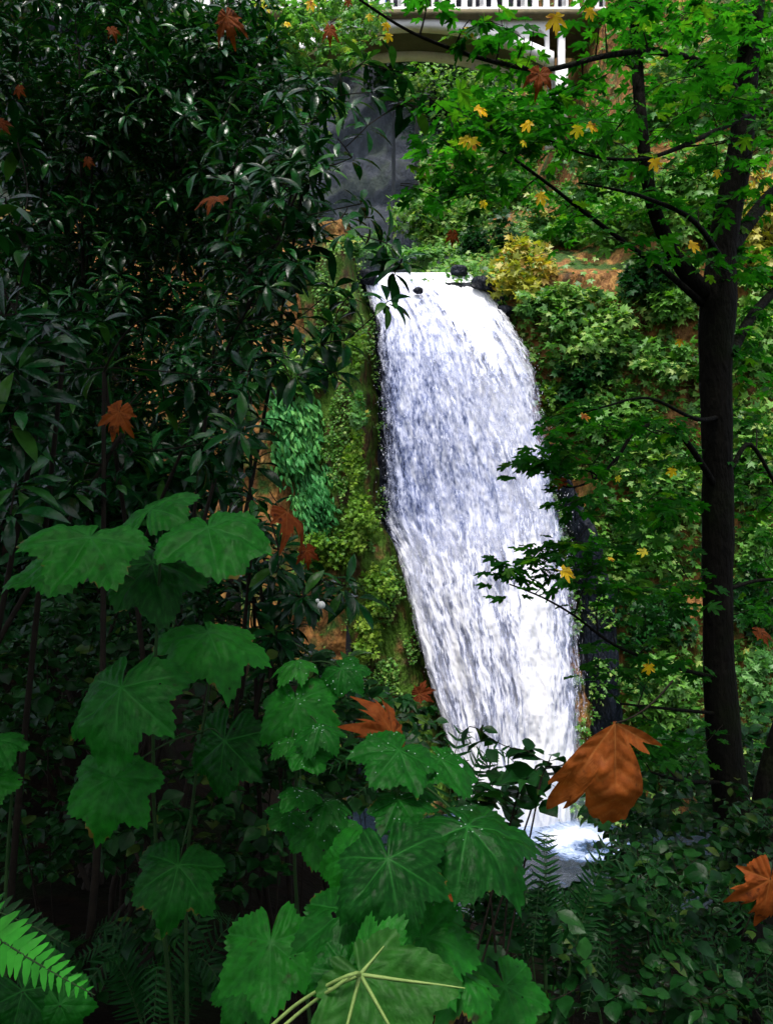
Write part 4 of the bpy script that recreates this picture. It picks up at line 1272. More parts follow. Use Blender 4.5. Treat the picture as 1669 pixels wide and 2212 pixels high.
tag(B.mb.build('twigs', M['twig'], maple), kind='stuff')
pos, T, Nn, sc = [], [], [], []
for k, t, dr in tips:
    for j in range(rng.integers(4, 8)):
        a = rng.random() * 2 * math.pi
        dv = np.array([math.cos(a), math.sin(a), -0.18 + 0.2 * rng.normal()]) + 0.4 * dr
        dv = nrm(dv)
        s = rng.uniform(0.042, 0.078)
        p = t + dv * s * 0.7 - dr * rng.uniform(0, 0.16) + rng.normal(0, 0.035, 3) * [1.4, 1.4, 0.5]
        pos.append(p); T.append(dv); sc.append(s)
        Nn.append(nrm(np.array([0, 0, 1.0]) + 0.30 * rng.normal(size=3) + np.array([0, -0.1, 0])))
pos, T, Nn, sc = map(np.array, (pos, T, Nn, sc))
place_leaves(maple, MP_ME, MP, M['maple'], pos, T, Nn, sc, 300)


def facing_leaf(parent, me, mat, px, py, d, size_px, ang, tilt=0.35, name='leaf', roll=0.0, pitch=0.0):
    """leaf whose blade is centred at a sight line, its tip pointing along ang (degrees, 0 = right, 90 = up in the picture);
    tilt: how far its face turns up from the viewer, pitch: how far its tip leans towards the viewer"""
    s = size_px / F * d
    T_ = np.array([math.cos(R(ang)), -pitch, math.sin(R(ang))])
    Nv = np.array([roll, -1.0, tilt])
    p = at(px, py, d) - nrm(T_) * s * 0.4
    return leaf_obj(name, me, mat, p, T_, Nv, s, parent)


for px, py, sz, an, ti in [(1200, 50, 34, -80, 0.3), (1275, 30, 22, -60, 0.4), (1040, 240, 26, -30, 0.8), (1000, 303, 22, 200, 0.5), (1022, 312, 24, -70, 0.4), (1135, 272, 22, -140, 0.8), (1132, 310, 14, -40, 0.8), (1246, 285, 22, -95, 0.3),
                           (1280, 275, 22, -30, 0.5), (1415, 357, 24, -75, 0.3), (1170, 430, 24, -60, 0.4), (1045, 442, 15, -60, 0.5), (1500, 532, 24, -20, 0.5), (1548, 376, 15, -80, 0.5), (1265, 900, 18, -10, 0.9), (1450, 1022, 17, -100, 0.5),
                           (1385, 1193, 19, -170, 1.2), (1228, 1238, 30, -20, 0.9), (1400, 1447, 21, -90, 0.6), (1320, 1207, 12, 0, 1.5), (1467, 741, 14, -90, 0.4), (1335, 1035, 12, -60, 0.5)]:
    o = facing_leaf(maple, MP_ME[px % 3], M['yellow'], px, py, 2.85 if py < 600 else 3.4, sz * 1.1, an, ti)
    o["label"] = "yellow autumn leaf"

# ------------------------------------------------------------------ pale maple sapling at the upper left of the bridge
sb = at(500, 600, 14.0); sb[2] = ground_z(sb[0], 14.0)
sap = thing('maple_sapling', 'pale green young maple with a few yellow leaves left of the bridge', 'tree', sb)
B = Branches()
q, rr = B.stem(np.array([sb, at(520, 700, 14), at(545, 400, 14), at(590, 200, 14), at(640, 60, 14), at(680, -80, 14)]), np.array([0.14, 0.11, 0.09, 0.07, 0.05, 0.03]), 8, 6)
MB().tube(q, rr, 8).build('trunk', M['bark'], sap, smooth_=True)
tips = B.grow(spray_targets([(700, 60, 120, 80, 13, 15, 90), (620, 110, 100, 70, 13, 15.5, 50), (760, 30, 80, 40, 13, 15, 36), (560, 40, 90, 80, 13, 15, 40), (640, 230, 100, 60, 13, 15, 24)]), 0.004, 0.03, 0.05)
tag(B.mb.build('twigs', M['twig'], sap), kind='stuff')
pos, T, Nn, sc = [], [], [], []
for k, t, dr in tips:
    for j in range(7):
        dv = nrm(np.array([rng.normal(), rng.normal(), -0.3 + 0.4 * rng.normal()]))
        pos.append(t + dv * 0.12); T.append(dv); sc.append(rng.uniform(0.08, 0.14)); Nn.append(nrm(np.array([0, -0.3, 1.0]) + 0.4 * rng.normal(size=3)))
place_leaves(sap, MP_ME, MP, M['pale_maple'], np.array(pos), np.array(T), np.array(Nn), np.array(sc), 300, 9)
for px, py, sz, an, mt in [(835, 58, 17, -60, 'yellow'), (838, 82, 17, -100, 'yellow'), (1010, 72, 22, -110, 'yellow'), (800, 38, 16, -40, 'yellow'), (672, 12, 20, -60, 'yellow'), (622, 52, 14, -10, 'yellow'), (752, 8, 14, -90, 'brown'), (520, 30, 26, -70, 'yellow'), (505, 75, 20, -110, 'yellow'), (470, 45, 22, -60, 'yellow'), (548, 95, 16, -90, 'yellow'), (585, 125, 15, -60, 'yellow'), (575, 20, 16, -120, 'yellow')]:
    if px < 800:
        o = facing_leaf(sap, MP_ME[px % 3], M[mt], px, py, 12.9 if px > 560 else 11.8, sz, an, 0.4); o["label"] = "yellow autumn leaf" if mt == 'yellow' else "rusty brown autumn leaf"
    else:
        o = facing_leaf(maple, MP_ME[px % 3], M[mt], px, py, TD - 1.5, sz, an, 0.4); o["label"] = "yellow autumn leaf"

# ------------------------------------------------------------------ rhododendrons on the left
EDGE_Y = [-80, 0, 90, 150, 210, 260, 310, 350, 400, 450, 500, 560, 620, 670, 720, 780, 840, 880, 940, 1000, 1080, 1150, 1200, 1260, 1320, 1400, 1500, 1700]
EDGE_X = [560, 570, 620, 700, 800, 830, 760, 690, 690, 720, 690, 690, 640, 620, 700, 650, 590, 560, 545, 530, 540, 580, 640, 700, 740, 700, 700, 640]


def rhodo(label, base_px, regions, extra, leaf, n_leaf, tilt=0.0, edge=True, limit=300, gather=None, parts=True, px_min=16, edge_pad=0):
    T_ = spray_targets(regions)
    px = CX + F * T_[:, 0] / T_[:, 1]; py = CY - F * (T_[:, 2] - 11) / T_[:, 1]
    if edge:
        T_ = T_[px < np.interp(py, EDGE_Y, EDGE_X) - edge_pad]
    if extra:
        T_ = np.concatenate([T_, np.array([at(*e) for e in extra])])
    bpx, bd = base_px
    b = at(bpx, 1700, bd); b[2] = ground_z(b[0], b[1])
    root = thing('rhododendron', label, 'shrub', b, 'rhododendrons on the left bank')
    B = Branches()
    c = T_.mean(0)
    for k in range(5):
        t = T_[rng.integers(0, len(T_))]
        e = c * 0.3 + t * 0.7
        m = b * 0.55 + e * 0.45 + rng.normal(0, 0.09 * np.linalg.norm(e - b), 3)
        q, rr = B.stem(np.array([b + rng.normal(0, 0.08, 3) * [1, 1, 0], b * 0.75 + m * 0.25 + rng.normal(0, 0.12, 3), m, e]), np.array([0.019, 0.016, 0.011, 0.006]), 7, 7)
        MB().tube(q, rr, 7).build('stem', M['twig'], root, smooth_=True)
    tips = B.grow(T_, 0.0025, 0.012, -0.02)
    tag(B.mb.build('twigs', M['twig'], root), kind='stuff')
    pos, T, Nn, sc = [], [], [], []
    for k, t, dr in tips:
        ax_ = nrm(dr * 0.5 + np.array([0, -0.15, 0.75]) + 0.3 * rng.normal(size=3))
        u = nrm(np.cross(ax_, [0.3, 1, 0.2])); w = np.cross(ax_, u)
        m = rng.integers(n_leaf - 2, n_leaf + 3)
        a0 = rng.random() * 6.28
        for j in range(m):
            a = a0 + j * 2.4
            el = 0.45 - 0.9 * (j / m) + 0.15 * rng.normal()
            dv = nrm((u * math.cos(a) + w * math.sin(a)) * math.cos(el) + ax_ * math.sin(el) + np.array([0, 0, -0.12]))
            s = leaf * rng.uniform(0.75, 1.2)
            pos.append(t - ax_ * 0.02 * (j / m) + dv * 0.012); T.append(dv); sc.append(s)
            Nn.append(nrm(ax_ * 0.8 + np.array([0, -0.1, 0.5]) + 0.2 * rng.normal(size=3)))
    place_leaves(root, RH_ME, RH, M['rhodo'], np.array(pos), np.array(T), np.array(Nn), np.array(sc), limit, px_min)
    return root


rhodo('rhododendron with the largest glossy leaves at the left edge of the picture', (60, 2.6),
      [(60, 330, 70, 60, 2.3, 2.8, 3), (30, 470, 60, 80, 2.0, 2.5, 5), (70, 700, 90, 70, 2.0, 2.6, 4), (30, 880, 80, 90, 1.9, 2.4, 7), (40, 1050, 90, 70, 1.9, 2.4, 5), (230, 740, 120, 90, 2.5, 3.1, 5), (260, 1010, 160, 80, 2.5, 3.2, 9), (460, 960, 90, 60, 2.6, 3.1, 7), (420, 830, 120, 50, 2.8, 3.4, 8)],
      [(105, 690, 2.1), (20, 905, 2.0), (35, 1045, 2.0)], 0.115, 9)
rhodo('tall dense rhododendron of small narrow leaves in the upper left corner', (200, 5.2),
      [(200, 120, 330, 230, 4.2, 6.2, 520), (330, 330, 330, 200, 4.2, 6.2, 500), (300, 560, 330, 170, 4.2, 5.8, 400), (420, 180, 200, 120, 4.0, 5.0, 130), (250, 800, 310, 180, 4.0, 5.4, 330), (500, 80, 110, 110, 4.2, 5.4, 70)], None, 0.098, 8)
rhodo('rhododendron whose dark leaf stars hang out in front of the waterfall lip', (240, 3.9),
      [(600, 480, 130, 120, 3.3, 4.2, 26), (560, 330, 140, 100, 3.4, 4.4, 24), (520, 640, 140, 90, 3.2, 4.0, 26), (650, 200, 140, 60, 3.5, 4.3, 14), (470, 760, 130, 70, 3.2, 3.8, 14), (660, 560, 60, 100, 3.3, 3.9, 10)],
      [(838, 650, 3.1), (868, 560, 3.2), (850, 585, 3.3), (835, 525, 3.3), (800, 470, 3.4), (735, 470, 3.4), (745, 500, 3.3), (720, 700, 3.3), (745, 735, 3.2), (690, 740, 3.2), (620, 770, 3.2), (640, 810, 3.1), (600, 790, 3.3), (700, 780, 3.3), (718, 805, 3.2), (560, 900, 3.0), (540, 860, 3.1), (520, 950, 3.0), (545, 1000, 3.0), (755, 640, 3.3), (720, 620, 3.4), (730, 300, 3.4), (795, 270, 3.4), (870, 220, 3.5), (800, 200, 3.6), (900, 235, 3.6), (760, 340, 3.5), (700, 360, 3.6), (735, 160, 3.7), (790, 130, 3.8), (850, 150, 3.8), (780, 440, 3.5), (640, 690, 3.3)], 0.12, 8, edge_pad=10)
rhodo('low rhododendron with dark leaf whorls beneath the folded brown leaf', (620, 3.2),
      [(640, 1260, 130, 80, 2.7, 3.3, 14), (560, 1120, 90, 80, 2.7, 3.3, 8), (520, 1290, 120, 80, 2.8, 3.4, 9), (620, 1400, 150, 60, 2.8, 3.4, 10), (430, 1300, 120, 90, 3.0, 3.6, 8)],
      [(745, 1265, 2.7), (655, 1290, 2.6), (770, 1290, 2.9), (705, 1250, 2.8), (580, 1110, 2.6), (600, 1180, 2.6), (545, 1070, 2.7), (760, 1470, 3.0), (740, 1430, 3.0), (600, 1220, 2.7)], 0.11, 9)
rhodo('shadowed rhododendron thicket deep behind the upper left leaves', (250, 8.5),
      [(200, 300, 330, 420, 6.0, 7.6, 400), (330, 700, 330, 420, 5.8, 7.4, 400), (200, 1150, 330, 260, 4.4, 5.6, 330), (520, 300, 180, 260, 6.0, 7.6, 150)], None, 0.17, 8, edge_pad=25, px_min=22)

# ------------------------------------------------------------------ thimbleberry: broad lobed leaves in front
_lr = np.random.default_rng(77)
def jit(lobes):
    return [(a + _lr.normal(0, 4), L * _lr.uniform(0.9, 1.08), w * _lr.uniform(0.9, 1.15), p * _lr.uniform(0.95, 1.25)) for a, L, w, p in lobes]
TH_ME = [polar_leaf('leaf', jit(LOBES_THIMBLE), 0.6, seed=k, droop=_lr.uniform(0.25, 0.7), wave=_lr.uniform(0.10, 0.18), fold=_lr.uniform(-0.15, 0.15), twist=_lr.normal(0, 0.2), quilt=0.021, serr=_lr.uniform(0.05, 0.1)) for k in range(9)]
LOBES_FRONT = [(0, 1.0, 80, 1.2), (50, 1.0, 66, 1.2), (-50, 0.9, 66, 1.2), (104, 0.42, 60, 1.3), (-104, 0.5, 60, 1.3), (150, 0.3, 40, 1.5), (-150, 0.3, 40, 1.5)]
TH_PALE = polar_leaf('leaf', LOBES_FRONT, 0.15, n=160, rings=18, seed=9, droop=0.12, wave=0.06, vw=0.03, veins=(0, 50, -50, 104, -104))


def thimble_plant(label, foot, leaves, mat='thimble', stem_mat='stem', top=None, lean=0.0):
    """foot: (px, depth) where the cane leaves the ground; leaves: (px, py, depth, size px, tip angle, tilt, pitch)"""
    fp = at(foot[0], 2000, foot[1]); fp[2] = ground_z(fp[0], fp[1]) - 0.02
    root = thing('thimbleberry', label, 'plant', fp, 'broad leaved plants at the front')
    L = np.array([at(a[0], a[1], a[2]) for a in leaves])
    k = int(np.argmax(L[:, 2]))
    tp = L[k] + np.array([0.0, 0.08, -0.03])
    B = Branches()
    q, rr = B.stem(np.array([fp, fp * 0.65 + tp * 0.35 + [0.03, 0.04, 0], fp * 0.3 + tp * 0.7 + [-0.02, 0.03, 0], tp]), np.array([0.006, 0.0055, 0.004, 0.0028]), 7, 6)
    MB().tube(q, rr, 7).build('stem', M[stem_mat], root, smooth_=True)
    for i, (px, py, d, sz, an, tl, pt) in enumerate(leaves):
        s = sz / F * d
        T_ = nrm(np.array([math.cos(R(an)), -pt * 1.5, math.sin(R(an))]))
        P_ = at(px, py, d)
        Nv = np.array([0.4 * rng.normal(), -1.0, tl * 1.5])
        s = s * rng.uniform(0.84, 1.0)
        o = leaf_obj('leaf', TH_ME[(i * 2 + int(abs(px))) % 9], M[mat], P_, T_, Nv, s, root)
        ok = q[:, 2] < P_[2] + 0.02
        qq = q[ok] if ok.any() else q
        j = int(np.argmin(np.linalg.norm(qq - P_, axis=1) + 0.5 * np.abs(qq[:, 2] - (P_[2] - 0.05))))
        a = qq[j]; s_ = np.linspace(0, 1, 8)[:, None]
        m = (a + P_) / 2 + np.array([0, 0.02, 0.03])
        c = a * (1 - s_) ** 2 + 2 * m * s_ * (1 - s_) + (P_ + [0, 0.002, -0.004]) * s_ ** 2
        MB().tube(c, np.linspace(0.0022, 0.0016, 8), 5).build('leaf_stalk', M[stem_mat], root, smooth_=True)
    return root


thimble_plant('tall plant with two wide drooping leaves in the dark left middle', (330, 1.75),
              [(195, 1160, 1.45, 168, -112, 1.5, 1.3), (450, 1140, 1.5, 168, -55, 1.5, 1.2), (325, 1100, 1.58, 130, 75, 2.0, -0.9), (120, 1200, 1.65, 130, -150, 1.4, 0.5), (330, 1215, 1.7, 150, -60, 1.2, 0.7)])
thimble_plant('plant with rounded dull green leaves above the dark hollow at left', (300, 1.8),
              [(262, 1485, 1.5, 165, -95, 0.55, 0.55), (245, 1680, 1.55, 140, -100, 0.7, 0.7), (450, 1365, 1.75, 160, -35, 1.3, 0.9), (385, 1870, 1.6, 125, -95, 1.3, 1.0), (485, 1600, 1.8, 125, -100, 0.5, 0.3)])
thimble_plant('plant with small wet leaves left of the rusty leaf', (650, 1.9),
              [(640, 1515, 1.75, 125, -75, 0.8, 0.6), (645, 1428, 1.8, 66, -170, 1.4, 0.8), (738, 1445, 1.8, 66, -30, 1.0, 0.6), (690, 1570, 1.6, 70, -20, 1.0, 0.7), (660, 1620, 1.6, 68, -40, 1.5, 0.9), (628, 1598, 1.65, 52, 185, 1.4, 0.6), (650, 1710, 1.65, 66, 190, 1.6, 0.9), (705, 1735, 1.65, 66, -15, 1.6, 0.9), (690, 1785, 1.7, 110, -20, 1.0, 0.8), (628, 1755, 1.7, 66, 190, 1.2, 0.6)])
thimble_plant('plant with the bright leaf pointing at the base of the waterfall', (900, 1.6),
              [(862, 1620, 1.5, 140, 205, 1.3, 1.0), (1010, 1785, 1.3, 190, -22, 1.1, 0.7), (860, 1728, 1.45, 100, -15, 2.4, 1.2), (950, 1640, 1.55, 110, -30, 1.5, 0.8), (890, 1690, 1.6, 85, -70, 1.0, 0.6)])
thimble_plant('plant with the broadest heart shaped leaf at the front centre', (830, 1.5),
              [(838, 1855, 1.2, 185, -75, 0.75, 0.75), (745, 1968, 1.25, 145, -115, 1.6, 1.3), (760, 1850, 1.4, 120, -125, 0.8, 0.3), (820, 1985, 1.3, 110, -85, 1.6, 1.2)])
thimble_plant('low plant with dull dark leaves at the bottom left of centre', (600, 1.7),
              [(585, 2035, 1.4, 160, -85, 1.0, 0.8), (690, 2060, 1.5, 90, -40, 1.2, 0.7), (530, 2130, 1.55, 105, -130, 1.2, 0.7)])
thimble_plant('plant with blotched leaves behind the pale veined front leaf', (960, 1.45),
              [(915, 2025, 1.25, 165, -40, 1.3, 0.9), (1000, 2105, 1.25, 120, -30, 1.2, 0.8), (850, 2060, 1.25, 90, 170, 1.4, 0.6), (1090, 2130, 1.4, 120, -60, 1.0, 0.7)])
thimble_plant('plant with leaves cut off by the lower left edge', (-30, 1.6),
              [(-5, 1600, 1.6, 80, -20, 1.4, 0.6), (-25, 1690, 1.6, 80, -50, 1.2, 0.6), (-40, 1620, 1.6, 80, 180, 0.7, 0.2)])
# rain drops lying on the small wet leaves
WD = bpy.data.materials.new('rain_drop'); WD.use_nodes = True
_b = WD.node_tree.nodes["Principled BSDF"]
_b.inputs["Base Color"].default_value = (0.25, 0.4, 0.28, 1); _b.inputs["Roughness"].default_value = 0.03; _b.inputs["Specular IOR Level"].default_value = 1.0; _b.inputs["Coat Weight"].default_value = 1.0
uu_, vv_ = np.meshgrid(np.linspace(0, 2 * math.pi, 9), np.linspace(0, math.pi / 2, 4), indexing='ij')
DOME = np.stack([np.cos(uu_) * np.sin(vv_), np.sin(uu_) * np.sin(vv_), 0.6 * np.cos(vv_)], -1).reshape(-1, 3)
for root in [o for o in col.objects if o.get("label", "").startswith(("plant with small wet", "plant with the bright leaf"))]:
    for lf_ in [c for c in root.children if c.name.startswith('leaf') and not c.name.startswith('leaf_stalk')]:
        co = np.empty(len(lf_.data.vertices) * 3, np.float32); lf_.data.vertices.foreach_get("co", co); co = co.reshape(-1, 3)
        sc_ = lf_.matrix_basis.to_scale()[0]
        mb = MB()
        for i in rng.choice(len(co), 17, replace=False):
            r_ = rng.uniform(0.0006, 0.0017) / sc_
            mb.add(co[i] + DOME * r_ * [1, 1, 1] + [0, 0, 0.004], grid_faces(9, 4))
        me = mb.mesh('water_drops'); me.materials.append(WD)
        o = bpy.data.objects.new('water_drops', me); col.objects.link(o); o.parent = lf_; tag(o, kind='stuff')

# front leaf with pale veins, its stalks coming in from the lower left
fp = at(420, 2600, 1.0); fp[2] = ground_z(fp[0], fp[1])
front = thing('thimbleberry', 'front plant with one huge leaf with raised pale veins at the bottom edge', 'plant', fp, 'broad leaved plants at the front')
J = at(778, 2105, 0.98)
sF = 250 / F * 0.98
Tf = nrm([0.55, -0.55, -0.62]); Nf = np.array([-0.1, -1, 0.8])
lf = leaf_obj('leaf', TH_PALE, M['thimble_pale'], J, Tf, Nf, sF, front)
S_, T2, N2_ = frames(Tf[None], Nf[None])
co = np.empty(len(TH_PALE.vertices) * 3, np.float32); TH_PALE.vertices.foreach_get("co", co); co = co.reshape(-1, 3)
for a in (0, 50, -50, 104, -104):
    mb = MB()
    s_ = np.linspace(0.0, 0.9 if abs(a) < 60 else 0.3, 14)
    x_, y_ = s_ * math.sin(R(a)), s_ * math.cos(R(a))
    z_ = np.array([co[np.argmin((co[:, 0] - p_) ** 2 + (co[:, 1] - q_) ** 2), 2] for p_, q_ in zip(x_, y_)])
    z_ = np.convolve(np.pad(z_, 2, 'edge'), np.ones(5) / 5, 'valid')
    v = np.stack([x_, y_, z_ + 0.008], -1)
    W = (v[:, 0:1] * S_ + v[:, 1:2] * T2 + v[:, 2:3] * N2_) * sF + J
    MB().tube(W, np.linspace(0.0026, 0.0007, 14), 6).build('leaf_vein', M['pale_stem'], front, smooth_=True)
for e0, mid in (((740, 2112), (640, 2170)), ((720, 2135), (650, 2185))):
    c = Branches().stem(np.array([fp, at(mid[0] - 300, mid[1] + 310, 1.0), at(mid[0] - 230, mid[1] + 230, 1.0), at(mid[0] - 165, mid[1] + 160, 1.0), at(mid[0] - 110, mid[1] + 100, 1.0), at(mid[0] - 55, mid[1] + 48, 1.0), at(mid[0], mid[1], 1.0), at((mid[0] + e0[0]) / 2 + 8, (mid[1] + e0[1]) / 2 - 8, 0.985), at(e0[0], e0[1], 0.965), at(764, 2104, 0.965), J]), np.array([0.003, 0.003, 0.0029, 0.0028, 0.0026, 0.0024, 0.0023, 0.0022, 0.0022, 0.0024, 0.0026]), 6, 6)
    MB().tube(c[0], c[1], 6).build('leaf_stalk', M['pale_stem'], front, smooth_=True)
for px, py, sz, an in ((745, 2100, 80, 165), (715, 2118, 60, 190), (770, 2140, 70, 220), (800, 2090, 110, 60)):
    leaf_obj('leaf', TH_ME[px % 9], M['thimble'], at(px, py, 1.02), nrm([math.cos(R(an)), -0.2, math.sin(R(an))]), np.array([0, -1, 0.8]), sz / F, front)

# ------------------------------------------------------------------ fallen brown leaves caught on the plants
BR_ME = [polar_leaf('dead_leaf', LOBES_MAPLE, 0.42, n=132, rings=9, serr=0.03, teeth=33, droop=0.15, wave=0.16, seed=20 + k, veins=(0, 46, -46, 98, -98), curl=cu, fold=fo_, sinus=0.25) for k, (cu, fo_) in enumerate([(1.1, -0.15), (2.0, -0.45), (1.6, 0.35)])]
LOBES_BIG = [(-4, 1.0, 40, 2.2), (10, 0.93, 18, 1.2), (-16, 0.92, 18, 1.2), (30, 1.06, 17, 1.4), (23, 0.98, 13, 1.2), (40, 0.86, 18, 1.1), (-66, 0.66, 18, 0.9), (-52, 0.52, 22, 1.0)]
BIG_ME = polar_leaf('dead_leaf', LOBES_BIG, 0.02, n=240, rings=36, serr=0.05, teeth=53, droop=0.06, wave=0.14, seed=31, veins=(-3, 30, -62), curl=0.6, fold=-0.42, sinus=0.25, quilt=0.014, vw=0.012)


def dead_leaf(label, px, py, d, sz, an, tilt, pitch=0.2, me=None, roll=0.0, stalk=True, mat='brown', sdir=None):
    """one leaf with its stalk: px, py where stalk and blade meet"""
    P_ = at(px, py, d)
    s = sz / F * d
    T_ = nrm(np.array([math.cos(R(an)), -pitch, math.sin(R(an))]))
    root = thing('dead_leaf', label, 'leaf', P_, 'brown leaves caught on the plants')
    leaf_obj('blade', me or BR_ME[0], M[mat], P_, T_, np.array([roll, -1.0, tilt]), s, root)
    if stalk:
        s_ = np.linspace(0, 1, 7)[:, None]
        e = P_ - T_ * s * 0.9 + np.array([0.02, 0.03, 0]) if sdir is None else P_ + np.array(sdir)
        m = (P_ + e) / 2 + np.array([0.0, 0.0, -0.15 * s])
        MB().tube(P_ * (1 - s_) ** 2 + 2 * m * s_ * (1 - s_) + e * s_ ** 2, np.linspace(0.0012, 0.0018, 7), 5).build('stalk', M['twig'], root, smooth_=True)
    return root


dead_leaf('large curled orange brown leaf hanging over the foot of the waterfall', 1328, 1562, 1.25, 232, -92, 0.3, 0.1, BIG_ME, 0.05, sdir=(0.10, 0.03, 0.06), mat='tan')
dead_leaf('rust brown lobed leaf lying on the dark leaves at left middle', 258, 890, 1.9, 66, -110, 0.35, 0.15, BR_ME[0])
dead_leaf('folded rust brown leaf seen edge on above the low rhododendron', 620, 1105, 2.3, 80, -38, 2.6, 0.1, BR_ME[1], 0.9)
dead_leaf('small orange leaf under the folded brown leaf', 662, 1190, 2.4, 40, -80, 1.6, 0.3, BR_ME[2])
dead_leaf('red brown leaf with an upright spike beside the wet leaves', 848, 1585, 1.7, 108, 118, 0.1, 0.0, BR_ME[1], 0.9)
dead_leaf('orange brown leaf cut off by the lower right edge', 1662, 1900, 1.5, 120, -100, 0.4, 0.1, BR_ME[0])
dead_leaf('small orange brown leaf low behind the broadest front leaf', 960, 1925, 2.1, 46, -40, 1.2, 0.2, BR_ME[2])
dead_leaf('brown leaf high in the dark leaves near the upper left middle', 470, 425, 3.0, 56, 195, 1.4, 0.3, BR_ME[0])
dead_leaf('long orange leaf at the top left beside yellow bits', 490, 35, 3.2, 56, -75, 0.2, 0.1, BR_ME[1])
dead_leaf('brown leaf hanging in the maple sprays below the bridge', 1165, 160, 3.0, 50, -100, 0.4, 0.2, BR_ME[2])
dead_leaf('tiny orange leaf in the darkest part at upper left', 190, 345, 2.9, 20, -80, 0.3, 0.1, BR_ME[0])
dead_leaf('small reddish leaf at the top left among glossy leaves', 242, 65, 3.6, 24, -60, 1.0, 0.1, BR_ME[2])
dead_leaf('dull brown leaf at the left edge near the top', 42, 190, 2.6, 22, -100, 0.8, 0.1, BR_ME[0])
dead_leaf('pale tan leaf cut by the left edge', -4, 262, 2.2, 34, -40, 0.5, 0.1, BR_ME[0], 0, False)
dead_leaf('dark red leaf in the pale sapling left of the bridge', 712, 62, 11.5, 30, -90, 0.1, 0.0, BR_ME[1])
dead_leaf('orange leaf at the tip of the arched thin branch over the water', 1215, 1042, 3.65, 26, 190, 0.8, 0.1, BR_ME[2])
dead_leaf('orange brown leaf right of the trunk near the foot of the cliff', 1640, 1365, 3.8, 40, -20, 1.2, 0.1, BR_ME[0])
dead_leaf('rusty leaf behind the upright spiked leaf', 905, 1500, 1.9, 40, 20, 0.4, 0.0, BR_ME[2])
dead_leaf('dark brown leaf hanging above the waterfall lip', 977, 505, 3.4, 26, -90, 0.1, 0.0, BR_ME[1])


# ------------------------------------------------------------------ ferns
def frond(c, length_dirs, pin_len, n, root, mat, name='frond', width=0.22, split=False, base=None, droop=0.0, face=None):
    """c: polyline of the rachis; pinnae in pairs, longest near the middle"""
    c = np.asarray(c, float)
    t = np.linspace(0, 1, n + 1)
    seg = np.concatenate([[0], np.cumsum(np.linalg.norm(np.diff(c, axis=0), axis=1))]); seg /= seg[-1]
    pts = np.stack([np.interp(t, seg, c[:, k]) for k in range(3)], -1)
    tg = nrm(np.gradient(pts, axis=0))
    up = nrm(np.array(face if face is not None else [0, -0.45, 0.9]))
    S = nrm(np.cross(tg, up)); U = np.cross(S, tg)
    pf = MB().tube(pts, np.linspace(0.0022, 0.0007, n + 1), 5).build(name, M['stem'], root)
    # pinna outline, slightly toothed
    y = np.array([0, 0.12, 0.3, 0.5, 0.7, 0.86, 1.0]); w = np.array([0.35, 1, 0.9, 0.8, 0.62, 0.4, 0.03]) * 0.5 * width
    v = []
    for i in range(7):
        v += [(-w[i] * (1.0 if i % 2 else 0.86), y[i], -0.12 * y[i] ** 2 + 0.03), (0, y[i], -0.12 * y[i] ** 2), (w[i] * (1.0 if i % 2 else 0.86), y[i], -0.12 * y[i] ** 2 + 0.03)]
    f = []
    for i in range(6):
        a = i * 3; f += [(a, a + 1, a + 4, a + 3), (a + 1, a + 2, a + 5, a + 4)]
    tm = (np.array(v), np.array(f))
    pos, T, Nn, sc = [], [], [], []
    for i in range(1, n):
        k = i / n
        l = pin_len * (smooth(0.0, 0.18, k) * 0.75 + 0.25) * (1 - k) ** 0.55
        for sg in (-1, 1):
            dv = nrm(S[i] * sg + tg[i] * (0.25 + 0.5 * k) + 0.06 * rng.normal(size=3) - np.array([0, 0, droop]))
            pos.append(pts[i]); T.append(dv); Nn.append(U[i] + 0.12 * rng.normal(size=3)); sc.append(l * rng.uniform(0.9, 1.08))
    pos, T, Nn, sc = map(np.array, (pos, T, Nn, sc))
    if split:
        me = tmpl_mesh('pinna', tm)
        b = np.array(root.location)
        for i in range(len(pos)):
            o = bpy.data.objects.new('pinna', mesh_with(me, mat)); col.objects.link(o); o.parent = pf
            o.matrix_basis = mat4(pos[i], T[i], Nn[i], sc[i], b)
    else:
        mb = MB(); scatter(mb, tm, pos, T, Nn, sc, rng.random())
        tag(mb.build('pinnae', mat, pf, off=np.array(root.location)), kind='stuff')
    return pf


# bright fern at the lower left corner
fp = at(-150, 2300, 1.15); fp[2] = ground_z(fp[0], fp[1])
fern = thing('fern', 'bright green fern frond reaching in from the lower left corner', 'fern', fp, 'ferns')
MB().tube(np.array([fp, at(-140, 2010, 1.12), at(-95, 1985, 1.1)]), [0.003, 0.0026, 0.0024], 6).build('stalk', M['stem'], fern)
frond([at(-95, 1985, 1.1), at(-30, 2010, 1.04), at(60, 2068, 1.02), at(140, 2115, 1.0), at(206, 2150, 1.0)], None, 0.052, 21, fern, M['fern_bright'], split=True, width=0.42, face=[0.1, -1, 0.5])
frond([at(-90, 1940, 1.2), at(10, 1975, 1.2), at(80, 2005, 1.2), at(150, 2045, 1.2)], None, 0.04, 15, fern, M['fern'], split=True, width=0.42, face=[0.1, -1, 0.7])
bl = thing('broad_leaf_plant', 'pale wet rounded leaves under the bright fern in the corner', 'plant', at(40, 2230, 1.1) - [0, 0, 0.5], 'broad leaved plants at the front')
bl.location.z = float(ground_z(bl.location.x, bl.location.y))
